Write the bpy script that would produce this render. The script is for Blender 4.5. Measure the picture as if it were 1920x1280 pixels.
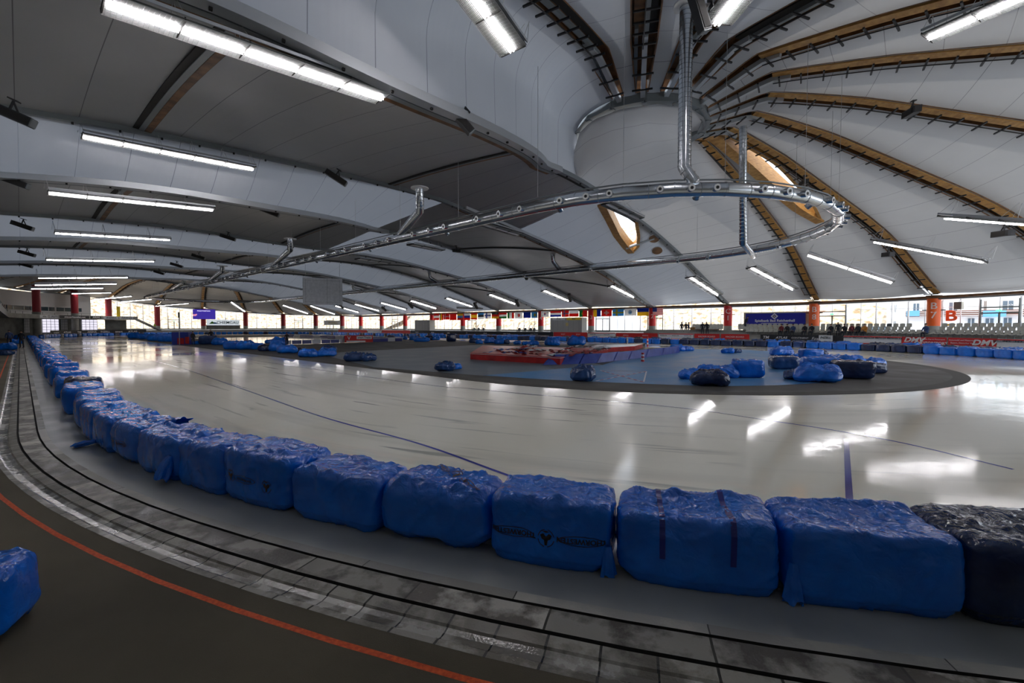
import bpy, bmesh, math, random
from mathutils import Vector, Matrix, noise
from mathutils.bvhtree import BVHTree
PI = math.pi
R = random.Random(7)
SC = bpy.context.scene
COL = SC.collection
for o in list(bpy.data.objects): bpy.data.objects.remove(o)

# ------------------------------------------------------------ camera
F = 830.0; HOR = 610.8; CH = 2.5
PITCH = math.atan((640-HOR)/F)
cam_d = bpy.data.cameras.new('camera'); cam_d.sensor_width = 36; cam_d.lens = F/1920*36
cam_d.clip_end = 2000; cam_d.clip_start = 0.05
cam = bpy.data.objects.new('camera', cam_d); COL.objects.link(cam)
cam.location = (0, 0, CH); cam.rotation_euler = (PI/2-PITCH, 0, 0)
SC.camera = cam
# ------------------------------------------------------------ world, exposure
vs = SC.view_settings
vs.view_transform = 'Standard'; vs.look = 'None'; vs.exposure = 0.15; vs.gamma = 1.0; vs.use_curve_mapping = False
w = bpy.data.worlds.new('world'); SC.world = w; w.use_nodes = True
bg = w.node_tree.nodes['Background']; bg.inputs[0].default_value = (.80, .88, 1, 1); bg.inputs[1].default_value = 2.6
TUBE = 44.0           # strength of the fluorescent tubes
# track frame: straight direction D (away, left), N (towards the far side)
ANG = math.radians(48.0)
D = Vector((-math.sin(ANG), math.cos(ANG), 0)); N = Vector((math.cos(ANG), math.sin(ANG), 0))
C0 = Vector((9.5, 33.4, 0)); L = 111.0
def W(s, t, z=0): return C0 + D*s + N*t + Vector((0, 0, z))
def area(name, loc, look, sx, sy, power, col=(.9, .95, 1)):
    d = bpy.data.lights.new(name, 'AREA'); d.shape = 'RECTANGLE'; d.size = sx; d.size_y = sy; d.energy = power; d.color = col
    o = bpy.data.objects.new(name, d); COL.objects.link(o); o.location = loc
    o.rotation_euler = (Vector(look)-Vector(loc)).to_track_quat('-Z', 'Y').to_euler(); return o
# added area lights by the near-end windows, brightening the dome membranes
for i, th in enumerate((6, -15, -36, -55)):
    a = math.radians(th); p = C0+Vector((math.cos(a), math.sin(a), 0))*36.2+Vector((0, 0, 4.2))
    area('window_fill', p, C0+Vector((0, 0, 9)), 13, 3.4, (170, 170, 150, 80)[i])
# added area lights at the two roof rings, brightening the ice and membranes
area('ring_fill', C0+Vector((0, 0, 20.3)), C0, 6, 6, 500, (.82, .9, 1))
area('ring_fill', W(L, 0, 20.3), W(L, 0, 0), 6, 6, 400, (.82, .9, 1))
sun_d = bpy.data.lights.new('sun', 'SUN'); sun_d.energy = 3.4; sun_d.angle = .01; sun_d.color = (1, .95, .86)
sun = bpy.data.objects.new('sun', sun_d); COL.objects.link(sun); sun.rotation_euler = Vector((.45, .6, -1.15)).to_track_quat('-Z', 'Y').to_euler()

# ------------------------------------------------------------ materials
def mat(name, col, rough=.5, metal=0, emit=None, es=1, spec=.5, **k):
    m = bpy.data.materials.new(name); m.use_nodes = True
    b = m.node_tree.nodes['Principled BSDF']
    b.inputs['Base Color'].default_value = (*col, 1); b.inputs['Roughness'].default_value = rough; b.inputs['Metallic'].default_value = metal
    b.inputs['Specular IOR Level'].default_value = spec
    if emit: b.inputs['Emission Color'].default_value = (*emit, 1); b.inputs['Emission Strength'].default_value = es
    for kk, v in k.items(): b.inputs[kk.replace('_', ' ')].default_value = v
    m['b'] = 1
    return m
def nd(m, t, **k):
    n = m.node_tree.nodes.new(t)
    for a, v in k.items():
        if a[0] == 'i' and a[1:].isdigit(): n.inputs[int(a[1:])].default_value = v
        else: setattr(n, a, v)
    return n
def lk(m, a, b): m.node_tree.links.new(a, b)
def bsdf(m): return m.node_tree.nodes['Principled BSDF']
def vary(m, c1, c2, scale=3, detail=6, lo=.35, hi=.65, coord='Object', stretch=(1, 1, 1), rough=None, bump=0, bscale=None):
    tc = nd(m, 'ShaderNodeTexCoord'); mp = nd(m, 'ShaderNodeMapping'); mp.inputs['Scale'].default_value = stretch
    lk(m, tc.outputs[coord], mp.inputs[0])
    n = nd(m, 'ShaderNodeTexNoise'); n.inputs['Scale'].default_value = scale; n.inputs['Detail'].default_value = detail
    lk(m, mp.outputs[0], n.inputs['Vector'])
    r = nd(m, 'ShaderNodeValToRGB'); r.color_ramp.elements[0].position = lo; r.color_ramp.elements[1].position = hi
    r.color_ramp.elements[0].color = (*c1, 1); r.color_ramp.elements[1].color = (*c2, 1)
    lk(m, n.outputs['Fac'], r.inputs[0]); lk(m, r.outputs[0], bsdf(m).inputs['Base Color'])
    if rough:
        mr = nd(m, 'ShaderNodeMapRange'); mr.inputs[3].default_value = rough[0]; mr.inputs[4].default_value = rough[1]
        mr.inputs[1].default_value = lo; mr.inputs[2].default_value = hi
        lk(m, n.outputs['Fac'], mr.inputs[0]); lk(m, mr.outputs[0], bsdf(m).inputs['Roughness'])
    if bump:
        n2 = nd(m, 'ShaderNodeTexNoise'); n2.inputs['Scale'].default_value = bscale or scale*6; n2.inputs['Detail'].default_value = 4
        lk(m, mp.outputs[0], n2.inputs['Vector'])
        bp = nd(m, 'ShaderNodeBump'); bp.inputs['Strength'].default_value = bump; bp.inputs['Distance'].default_value = .02
        lk(m, n2.outputs['Fac'], bp.inputs['Height']); lk(m, bp.outputs[0], bsdf(m).inputs['Normal'])
    return m, r
M = {}
M['membrane'] = mat('membrane', (.56, .57, .58), .45, spec=.4)
def seams(m, period, width=.012, axis=0):
    tc = nd(m, 'ShaderNodeTexCoord'); sp = nd(m, 'ShaderNodeSeparateXYZ'); lk(m, tc.outputs['UV'], sp.inputs[0])
    d = nd(m, 'ShaderNodeMath', operation='DIVIDE', i1=period); lk(m, sp.outputs[axis], d.inputs[0])
    f = nd(m, 'ShaderNodeMath', operation='FRACT'); lk(m, d.outputs[0], f.inputs[0])
    c = nd(m, 'ShaderNodeMath', operation='LESS_THAN', i1=width/period); lk(m, f.outputs[0], c.inputs[0])
    n = nd(m, 'ShaderNodeTexNoise'); n.inputs['Scale'].default_value = .35; n.inputs['Detail'].default_value = 3; lk(m, tc.outputs['Object'], n.inputs['Vector'])
    rr = nd(m, 'ShaderNodeValToRGB'); rr.color_ramp.elements[0].color = (.31, .315, .32, 1); rr.color_ramp.elements[1].color = (.37, .375, .385, 1); lk(m, n.outputs[0], rr.inputs[0])
    mx = nd(m, 'ShaderNodeMix', data_type='RGBA'); lk(m, c.outputs[0], mx.inputs['Factor']); lk(m, rr.outputs[0], mx.inputs['A'])
    mx.inputs['B'].default_value = (.10, .10, .11, 1); lk(m, mx.outputs['Result'], bsdf(m).inputs['Base Color'])
    # soft tension wrinkles running with the seams
    mp = nd(m, 'ShaderNodeMapping'); mp.inputs['Scale'].default_value = (1.2, .07, 1) if axis == 0 else (.07, 1.2, 1); lk(m, tc.outputs['UV'], mp.inputs[0])
    n2 = nd(m, 'ShaderNodeTexNoise'); n2.inputs['Scale'].default_value = 1; lk(m, mp.outputs[0], n2.inputs['Vector'])
    bp = nd(m, 'ShaderNodeBump'); bp.inputs['Strength'].default_value = .25; bp.inputs['Distance'].default_value = .1
    lk(m, n2.outputs[0], bp.inputs['Height']); lk(m, bp.outputs[0], bsdf(m).inputs['Normal'])
seams(M['membrane'], 2.35, .035)
def translucent_membrane(name, f, col):
    m = mat(name, (.5, .5, .5), .45, spec=.4); seams(m, 2.35, .035)
    tl = nd(m, 'ShaderNodeBsdfTranslucent'); tl.inputs[0].default_value = (*col, 1); ad = nd(m, 'ShaderNodeMixShader'); ad.inputs[0].default_value = f
    lk(m, bsdf(m).outputs[0], ad.inputs[1]); lk(m, tl.outputs[0], ad.inputs[2]); lk(m, ad.outputs[0], m.node_tree.nodes['Material Output'].inputs[0]); M[name] = m
translucent_membrane('membrane_lit', .044, (.80, .87, 1))
translucent_membrane('membrane_dome', .056, (1, .97, .95))
M['steel'] = mat('painted_steel', (.20, .22, .23), .5, .2)
M['steel_light'] = mat('light_steel', (.42, .44, .46), .45, .3)
M['dark'] = mat('dark_gap', (.02, .018, .016), .8)
M['black'] = mat('black_plastic', (.015, .015, .017), .5)
M['timber'], _ = vary(mat('glulam_timber', (.5, .3, .1), .5), (.42, .20, .05), (.62, .34, .10), 2, stretch=(1, 1, 8))
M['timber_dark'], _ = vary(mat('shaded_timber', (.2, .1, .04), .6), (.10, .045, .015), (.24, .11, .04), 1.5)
M['galv'] = mat('galvanised', (.60, .63, .66), .24, 1)
M['white'] = mat('white_paint', (.75, .75, .75), .5)
M['tube'] = mat('tube', (1, 1, 1), .5, emit=(1, .96, .99), es=TUBE)
M['tube_single'] = mat('tube_single', (1, 1, 1), .5, emit=(1, .96, .99), es=TUBE*.62)
M['grille'] = mat('lamp_grille', (.30, .31, .30), .5, .2)
M['wing'] = mat('lamp_wing', (.15, .155, .15), .6, spec=.2)
M['reflector'] = mat('reflector', (.55, .56, .56), .3, .5)
M['wire'] = mat('wire', (.45, .45, .45), .4, .6)
# uv-based wrinkled plastic
def plastic(name, c1, c2, top=1.0):
    m = mat(name, c1, .15, spec=.65)
    tc = nd(m, 'ShaderNodeTexCoord')
    n0 = nd(m, 'ShaderNodeTexNoise'); n0.inputs['Scale'].default_value = 2.2; n0.inputs['Detail'].default_value = 5; lk(m, tc.outputs['Object'], n0.inputs['Vector'])
    r = nd(m, 'ShaderNodeValToRGB'); r.color_ramp.elements[0].position = .3; r.color_ramp.elements[1].position = .7
    r.color_ramp.elements[0].color = (*c1, 1); r.color_ramp.elements[1].color = (*c2, 1); lk(m, n0.outputs[0], r.inputs[0]); lk(m, r.outputs[0], bsdf(m).inputs['Base Color'])
    # crinkles: warped ridges at two sizes
    wv = nd(m, 'ShaderNodeTexNoise'); wv.inputs['Scale'].default_value = 3; lk(m, tc.outputs['Object'], wv.inputs['Vector'])
    ad = nd(m, 'ShaderNodeMix', data_type='VECTOR'); ad.inputs['Factor'].default_value = .35
    lk(m, tc.outputs['Object'], ad.inputs['A']); lk(m, wv.outputs['Color'], ad.inputs['B'])
    hs = []
    for sc, wt in ((3.2, 1.0), (9, .35), (24, .10)):
        v = nd(m, 'ShaderNodeTexNoise'); v.inputs['Scale'].default_value = sc; v.inputs['Detail'].default_value = 2; lk(m, ad.outputs['Result'], v.inputs['Vector'])
        a = nd(m, 'ShaderNodeMath', operation='SUBTRACT', i1=.5); lk(m, v.outputs[0], a.inputs[0])
        b = nd(m, 'ShaderNodeMath', operation='ABSOLUTE'); lk(m, a.outputs[0], b.inputs[0])
        c = nd(m, 'ShaderNodeMath', operation='MULTIPLY', i1=wt); lk(m, b.outputs[0], c.inputs[0]); hs.append(c)
    s = nd(m, 'ShaderNodeMath', operation='ADD'); lk(m, hs[0].outputs[0], s.inputs[0]); lk(m, hs[1].outputs[0], s.inputs[1])
    s2 = nd(m, 'ShaderNodeMath', operation='ADD'); lk(m, s.outputs[0], s2.inputs[0]); lk(m, hs[2].outputs[0], s2.inputs[1])
    bp = nd(m, 'ShaderNodeBump'); bp.inputs['Distance'].default_value = .12
    ge = nd(m, 'ShaderNodeNewGeometry'); sz = nd(m, 'ShaderNodeSeparateXYZ'); lk(m, ge.outputs['Normal'], sz.inputs[0])
    st = nd(m, 'ShaderNodeMapRange', i1=.15, i2=.75, i3=.30, i4=1.3); lk(m, sz.outputs[2], st.inputs[0]); lk(m, st.outputs[0], bp.inputs['Strength'])
    lk(m, s2.outputs[0], bp.inputs['Height']); lk(m, bp.outputs[0], bsdf(m).inputs['Normal'])
    return m
M['blue'] = plastic('blue_plastic', (.0, .11, .56), (.002, .18, .78))
M['navy'] = plastic('navy_plastic', (.004, .012, .055), (.008, .028, .11))
M['slate'] = plastic('slate_blue_plastic', (.008, .035, .13), (.02, .07, .22))
M['tape'] = mat('navy_tape', (.02, .03, .22), .25)
M['ink'] = mat('black_ink', (.004, .005, .012), .4)

# ------------------------------------------------------------ mesh helpers
class MB:
    def __init__(s): s.v = []; s.f = []; s.m = []; s.uv = []; s.mats = []
    def mi(s, m):
        if m not in s.mats: s.mats.append(m)
        return s.mats.index(m)
    def face(s, pts, m, uv=None):
        i = len(s.v); s.v += [tuple(p) for p in pts]; s.f.append(tuple(range(i, i+len(pts)))); s.m.append(s.mi(m)); s.uv.append(uv)
    def grid(s, P, m, UV=None, closed=False, skip=None):
        nu, nv = len(P), len(P[0]); i0 = len(s.v)
        for row in P: s.v += [tuple(p) for p in row]
        for a in range(nu-1):
            for b in range(nv-(0 if closed else 1)):
                if skip and skip(a, b): continue
                b2 = (b+1) % nv
                s.f.append((i0+a*nv+b, i0+(a+1)*nv+b, i0+(a+1)*nv+b2, i0+a*nv+b2)); s.m.append(s.mi(m))
                s.uv.append([UV[a][b], UV[a+1][b], UV[a+1][b2], UV[a][b2]] if UV else None)
    def frame_box(s, c, ax, ay, az, m):
        c = Vector(c); P = [c+ax*i+ay*j+az*k for i in (-1, 1) for j in (-1, 1) for k in (-1, 1)]
        i0 = len(s.v); s.v += [tuple(p) for p in P]
        for f in ((0, 1, 3, 2), (4, 6, 7, 5), (0, 4, 5, 1), (2, 3, 7, 6), (0, 2, 6, 4), (1, 5, 7, 3)):
            s.f.append(tuple(i0+k for k in f)); s.m.append(s.mi(m)); s.uv.append(None)
    def box(s, c, d, m, rz=0):
        cs, sn = math.cos(rz), math.sin(rz)
        s.frame_box(c, Vector((cs, sn, 0))*d[0]/2, Vector((-sn, cs, 0))*d[1]/2, Vector((0, 0, d[2]/2)), m)
    def bar(s, a, b, w, h, m, up=(0, 0, 1), off=(0, 0)):
        a, b = Vector(a), Vector(b); d = b-a; x = d.normalized(); u = Vector(up); y = u.cross(x)
        y = y.normalized() if y.length > 1e-6 else Vector((1, 0, 0)); z = x.cross(y)
        s.frame_box((a+b)/2+y*off[0]+z*off[1], d/2, y*w/2, z*h/2, m)
    def tube(s, pts, r, m, n=12, caps=True):
        pts = [Vector(p) for p in pts]; rings = []; prev = None
        for i, p in enumerate(pts):
            d = (pts[min(i+1, len(pts)-1)]-pts[max(i-1, 0)]).normalized()
            u = prev if prev is not None else (Vector((0, 0, 1)) if abs(d.z) < .9 else Vector((1, 0, 0)))
            y = d.cross(u).normalized(); u = y.cross(d).normalized(); prev = u
            rr = r[i] if isinstance(r, (list, tuple)) else r
            rings.append([p+(y*math.cos(2*PI*k/n)+u*math.sin(2*PI*k/n))*rr for k in range(n)])
        s.grid(rings, m, closed=True)
        if caps:
            s.face(rings[0], m); s.face(rings[-1][::-1], m)
    def sweep(s, pts, sec, m, closed_sec=True, ups=None):
        # sec: list of (side, up) offsets, side = horizontal right of travel
        pts = [Vector(p) for p in pts]; rows = []
        for i, p in enumerate(pts):
            d = (pts[min(i+1, len(pts)-1)]-pts[max(i-1, 0)]).normalized()
            y = d.cross(Vector((0, 0, 1))).normalized(); u = y.cross(d).normalized()
            rows.append([p+y*a+u*b for a, b in sec])
        s.grid(rows, m, closed=closed_sec)
        if closed_sec: s.face(rows[0], m); s.face(rows[-1][::-1], m)
    def build(s, name, parent=None, smooth=False, merge=False):
        me = bpy.data.meshes.new(name); me.from_pydata(s.v, [], s.f)
        for m in s.mats: me.materials.append(M[m] if isinstance(m, str) else m)
        me.polygons.foreach_set('material_index', s.m)
        if any(s.uv):
            l = me.uv_layers.new(name='UVMap'); k = 0; fl = []
            for f, u in zip(s.f, s.uv):
                for j in range(len(f)): fl += list(u[j]) if u else [0, 0]
            l.data.foreach_set('uv', fl)
        if smooth: me.polygons.foreach_set('use_smooth', [True]*len(s.f))
        bm = bmesh.new(); bm.from_mesh(me)
        if merge: bmesh.ops.remove_doubles(bm, verts=bm.verts, dist=1e-4)
        if not any(s.uv): bmesh.ops.recalc_face_normals(bm, faces=bm.faces)
        bm.to_mesh(me); bm.free()
        o = bpy.data.objects.new(name, me); COL.objects.link(o)
        if parent: o.parent = parent
        return o
def tag(o, label=None, cat=None, group=None, kind=None):
    if label: o['label'] = label
    if cat: o['category'] = cat
    if group: o['group'] = group
    if kind: o['kind'] = kind
    return o
def struct(mb, name, **k): return tag(mb.build(name, **k), kind='structure')
def empty(name, loc=(0, 0, 0), rz=0, label=None, cat=None, group=None):
    o = bpy.data.objects.new(name, None); COL.objects.link(o); o.location = loc; o.rotation_euler = (0, 0, rz); o.empty_display_size = .2
    return tag(o, label, cat, group)
def copy_tree(o, parent=None):
    c = o.copy(); COL.objects.link(c); c.parent = parent
    for ch in list(o.children): copy_tree(ch, c)
    return c
def ray(x, y):
    u = (x-960)/F; v = (640-y)/F
    return Vector((u, math.cos(PITCH)+v*math.sin(PITCH), -math.sin(PITCH)+v*math.cos(PITCH)))
def at(x, y, z=0):
    r = ray(x, y); k = (z-CH)/r.z; return Vector((r.x*k, r.y*k, z))
def atZ(x, y, Z):
    r = ray(x, y); k = Z/r.y; return Vector((r.x*k, Z, CH+r.z*k))
def loc_st(p): q = Vector((p[0], p[1], 0))-C0; return q.dot(D), q.dot(N)
def lerp(a, b, x): return a+(b-a)*x
def interp(T, x):
    if x <= T[0][0]: return T[0][1]
    for (a, b), (c, d) in zip(T, T[1:]):
        if x <= c: return b+(d-b)*(x-a)/(c-a)
    return T[-1][1]
def sinterp(T, x):   # smoothed table lookup
    return sum(interp(T, x+d)*w_ for d, w_ in ((-2.4, .15), (-1.2, .2), (0, .3), (1.2, .2), (2.4, .15)))
def text_mesh(body, size, m, name, parent=None, extrude=.004, sx=1, bold=.0, align='CENTER', shear=0):
    cu = bpy.data.curves.new(name, 'FONT'); cu.body = body; cu.size = size; cu.extrude = extrude; cu.align_x = align; cu.align_y = 'CENTER'; cu.offset = bold; cu.shear = shear; cu.resolution_u = 3
    o = bpy.data.objects.new(name, cu); COL.objects.link(o)
    me = bpy.data.meshes.new_from_object(o); bpy.data.objects.remove(o); bpy.data.curves.remove(cu)
    me.transform(Matrix.Diagonal((sx, 1, 1, 1))); me.materials.clear(); me.materials.append(M[m] if isinstance(m, str) else m); me.name = name
    o = bpy.data.objects.new(name, me); COL.objects.link(o)
    if parent: o.parent = parent
    return o
def facing(o, loc, nrm, spin=0):
    # local +Z of text looks along nrm, +Y up
    n = Vector(nrm).normalized(); up = Vector((0, 0, 1)); x = up.cross(n).normalized(); y = n.cross(x)
    mt = Matrix((x, y, n)).transposed().to_4x4() @ Matrix.Rotation(spin, 4, 'Z'); mt.translation = Vector(loc); o.matrix_world = mt
    return o

# ------------------------------------------------------------ concentric stadium strips
def samples(fine=True, full=True):
    Q = []
    for i in range(0, 91):        # near end arc: phi 0 (far side) .. 180 (near side)
        ph = math.radians(i*2.0); Q.append(((0, 0), (-math.sin(ph), math.cos(ph)), ph))
    for i in range(1, 19): Q.append(((L*i/18, 0), (0, -1), PI+L*i/18/30))
    for i in range(1, 31):
        ph = PI+PI*i/30; Q.append(((L, 0), (-math.sin(ph), math.cos(ph)), PI+L/30+PI*i/30))
    for i in range(1, 19): Q.append(((L*(1-i/18), 0), (0, 1), 2*PI+L/30+L*i/18/30))
    return Q
QS = samples()
def QP(q, r, z): return W(q[0][0]+q[1][0]*r, q[0][1]+q[1][1]*r, z)
def strip(name, prof, m, Q=QS, mats=None):
    mb = MB(); P = [[QP(q, r, z) for r, z in prof] for q in Q]; UV = [[(q[2]*30, r) for r, z in prof] for q in Q]
    if mats:
        for j in range(len(prof)-1):
            mb.grid([[p[j], p[j+1]] for p in P], mats[j], [[u[j], u[j+1]] for u in UV])
    else: mb.grid(P, m, UV)
    return struct(mb, name)
# ice
m = M['ice'] = mat('ice', (.70, .69, .64), .06, spec=.5)
tc = nd(m, 'ShaderNodeTexCoord')
def streak(scale_uv, sc, lo, hi, det=5):
    mp = nd(m, 'ShaderNodeMapping'); mp.inputs['Scale'].default_value = scale_uv; lk(m, tc.outputs['UV'], mp.inputs[0])
    n = nd(m, 'ShaderNodeTexNoise'); n.inputs['Scale'].default_value = sc; n.inputs['Detail'].default_value = det; n.inputs['Distortion'].default_value = .4; lk(m, mp.outputs[0], n.inputs['Vector'])
    r = nd(m, 'ShaderNodeMapRange', i1=lo, i2=hi); lk(m, n.outputs[0], r.inputs[0]); return r
s1 = streak((.05, 1, 1), 1.0, .56, .72); s2 = streak((.4, .6, 1), .25, .45, .65); s3 = streak((.35, 5, 1), .6, .60, .66)
mul = nd(m, 'ShaderNodeMath', operation='MULTIPLY'); lk(m, s3.outputs[0], mul.inputs[0]); lk(m, s2.outputs[0], mul.inputs[1])
mx = nd(m, 'ShaderNodeMix', data_type='RGBA'); mx.inputs['A'].default_value = (.92, .885, .755, 1); mx.inputs['B'].default_value = (.76, .73, .62, 1); lk(m, s1.outputs[0], mx.inputs['Factor'])
mx2 = nd(m, 'ShaderNodeMix', data_type='RGBA'); mx2.inputs['B'].default_value = (.34, .34, .30, 1); lk(m, mul.outputs[0], mx2.inputs['Factor']); lk(m, mx.outputs['Result'], mx2.inputs['A'])
lk(m, mx2.outputs['Result'], bsdf(m).inputs['Base Color'])
mr = nd(m, 'ShaderNodeMapRange', i3=.07, i4=.20); lk(m, s2.outputs[0], mr.inputs[0]); lk(m, mr.outputs[0], bsdf(m).inputs['Roughness'])
bn = nd(m, 'ShaderNodeTexNoise'); bn.inputs['Scale'].default_value = 1.6; bn.inputs['Detail'].default_value = 5; lk(m, tc.outputs['Object'], bn.inputs['Vector'])
bp = nd(m, 'ShaderNodeBump'); bp.inputs['Strength'].default_value = .10; bp.inputs['Distance'].default_value = .03; lk(m, bn.outputs[0], bp.inputs['Height']); lk(m, bp.outputs[0], bsdf(m).inputs['Normal'])
M['blueline'] = mat('blue_line_under_ice', (.09, .10, .40), .08)
R_IN = 17.5
strip('floor', [(R_IN, 0), (21, 0), (24, 0), (26, 0), (28, 0), (30.1, 0)], 'ice')
def line_on_ice(name, px, wd, m='blueline', z=.004, pts=None):
    P = pts or [at(x, y) for x, y in px]; Q = []
    for i in range(len(P)-1):          # smooth by subdivision (Catmull-Rom)
        p0, p1, p2, p3 = P[max(i-1, 0)], P[i], P[i+1], P[min(i+2, len(P)-1)]
        for k in range(8):
            x = k/8; Q.append(.5*((2*p1)+(p2-p0)*x+(2*p0-5*p1+4*p2-p3)*x*x+(3*p1-p0-3*p2+p3)*x**3))
    Q.append(P[-1]); mb = MB(); rows = []
    for i, p in enumerate(Q):
        d = (Q[min(i+1, len(Q)-1)]-Q[max(i-1, 0)]).normalized(); y = Vector((-d.y, d.x, 0))*wd/2
        rows.append([Vector((p.x, p.y, z))+y, Vector((p.x, p.y, z))-y])
    mb.grid(rows, m); return struct(mb, name)
line_on_ice('trim_1', None, .07, pts=[W(100, -24.9), W(60, -24.9), W(30, -24.9)]+[at(x, y) for x, y in ((340, 690), (460, 731), (600, 780), (780, 830), (930, 883), (1100, 945))])
line_on_ice('trim_2', None, .07, pts=[W(100, -19.8), W(40, -19.8)]+[at(x, y) for x, y in ((700, 708), (900, 730), (1100, 748), (1280, 765), (1440, 788), (1560, 806), (1700, 832), (1900, 880))])
line_on_ice('trim_7', [(1586, 822), (1588, 850), (1592, 925), (1597, 990)], .09)
mb = MB(); mb.grid([[QP(q, r, -.12) for r in (.01, 20, 36.5)] for q in QS], 'dark'); struct(mb, 'floor')  # unseen dark sheet under the floors, added to block sky light from below
# outer kerb, stones, gutter and walkway
def stone(name, c1, c2, joint, period, rough=(.35, .8), w=.03):
    m = mat(name, c1, .7); tc = nd(m, 'ShaderNodeTexCoord')
    n = nd(m, 'ShaderNodeTexNoise'); n.inputs['Scale'].default_value = 1.6; n.inputs['Detail'].default_value = 7; n.inputs['Roughness'].default_value = .62; lk(m, tc.outputs['Object'], n.inputs['Vector'])
    r = nd(m, 'ShaderNodeValToRGB'); e = r.color_ramp.elements; e[0].position = .46; e[1].position = .56; e[0].color = (*c1, 1); e[1].color = (*c2, 1); lk(m, n.outputs[0], r.inputs[0])
    sp = nd(m, 'ShaderNodeSeparateXYZ'); lk(m, tc.outputs['UV'], sp.inputs[0])
    d = nd(m, 'ShaderNodeMath', operation='DIVIDE', i1=period); lk(m, sp.outputs[0], d.inputs[0])
    fl = nd(m, 'ShaderNodeMath', operation='FLOOR'); lk(m, d.outputs[0], fl.inputs[0])
    wn = nd(m, 'ShaderNodeTexWhiteNoise', noise_dimensions='1D'); lk(m, fl.outputs[0], wn.inputs['W'])
    f = nd(m, 'ShaderNodeMath', operation='FRACT'); lk(m, d.outputs[0], f.inputs[0])
    c = nd(m, 'ShaderNodeMath', operation='LESS_THAN', i1=w/period); lk(m, f.outputs[0], c.inputs[0])
    hv = nd(m, 'ShaderNodeMapRange', i3=.6, i4=1.25); lk(m, wn.outputs[0], hv.inputs[0])
    mu = nd(m, 'ShaderNodeVectorMath', operation='SCALE'); lk(m, r.outputs[0], mu.inputs[0]); lk(m, hv.outputs[0], mu.inputs['Scale'])
    mx = nd(m, 'ShaderNodeMix', data_type='RGBA'); lk(m, c.outputs[0], mx.inputs['Factor']); lk(m, mu.outputs[0], mx.inputs['A']); mx.inputs['B'].default_value = (*joint, 1)
    lk(m, mx.outputs['Result'], bsdf(m).inputs['Base Color'])
    rr = nd(m, 'ShaderNodeMapRange', i1=.4, i2=.6, i3=rough[0], i4=rough[1]); lk(m, n.outputs[0], rr.inputs[0]); lk(m, rr.outputs[0], bsdf(m).inputs['Roughness'])
    b2 = nd(m, 'ShaderNodeTexNoise'); b2.inputs['Scale'].default_value = 45; lk(m, tc.outputs['Object'], b2.inputs['Vector'])
    bp = nd(m, 'ShaderNodeBump'); bp.inputs['Strength'].default_value = .4; bp.inputs['Distance'].default_value = .006; lk(m, b2.outputs[0], bp.inputs['Height']); lk(m, bp.outputs[0], bsdf(m).inputs['Normal'])
    M[name] = m
stone('kerb_concrete', (.32, .31, .28), (.40, .385, .34), (.05, .05, .045), 1.6, w=.012)
stone('kerb_slab', (.085, .072, .055), (.44, .415, .37), (.03, .027, .02), 1.25, w=.02)
stone('kerb_block', (.12, .105, .08), (.33, .31, .27), (.015, .013, .01), .40, w=.02)
stone('gutter', (.16, .145, .12), (.40, .38, .34), (.03, .028, .022), .40, (.05, .35), w=.014)
M['apron'], _ = vary(mat('apron_concrete', (.2, .2, .2), .5), (.26, .27, .265), (.34, .35, .34), 1.1, rough=(.3, .6))
strip('trim_3', [(30.05, .004), (30.83, .012)], 'apron')
strip('trim_4', [(30.83, .012), (30.832, .022), (30.955, .022), (30.957, -.03), (30.985, -.03)], None, mats=['kerb_concrete', 'kerb_concrete', 'dark', 'dark'])
strip('trim_5', [(30.985, -.03), (30.987, .018), (31.265, .018), (31.27, -.02), (31.30, -.02), (31.30, .01)], None, mats=['dark', 'kerb_slab', 'dark', 'dark', 'dark'])
strip('trim_6', [(31.30, .01), (31.42, .0), (31.44, -.014), (31.50, -.024), (31.57, -.018), (31.60, -.004), (31.67, .002)], None, mats=['kerb_block', 'kerb_block', 'gutter', 'gutter', 'gutter', 'kerb_block'])
m, _ = vary(mat('walkway_asphalt', (.05, .045, .035), .8), (.10, .082, .050), (.175, .145, .092), .35, 8, bump=.9, bscale=220); M['asphalt'] = m
strip('floor', [(31.655, -.03), (31.672, .002), (33.6, .0), (37, .0), (48, .0)], 'asphalt')
m, _ = vary(mat('red_line_paint', (.5, .08, .02), .7), (.62, .07, .012), (.85, .13, .02), 30, 6, bump=.6, bscale=200); M['redline'] = m
strip('trim_8', [(31.875, .003), (31.93, .003)], 'redline')

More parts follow.
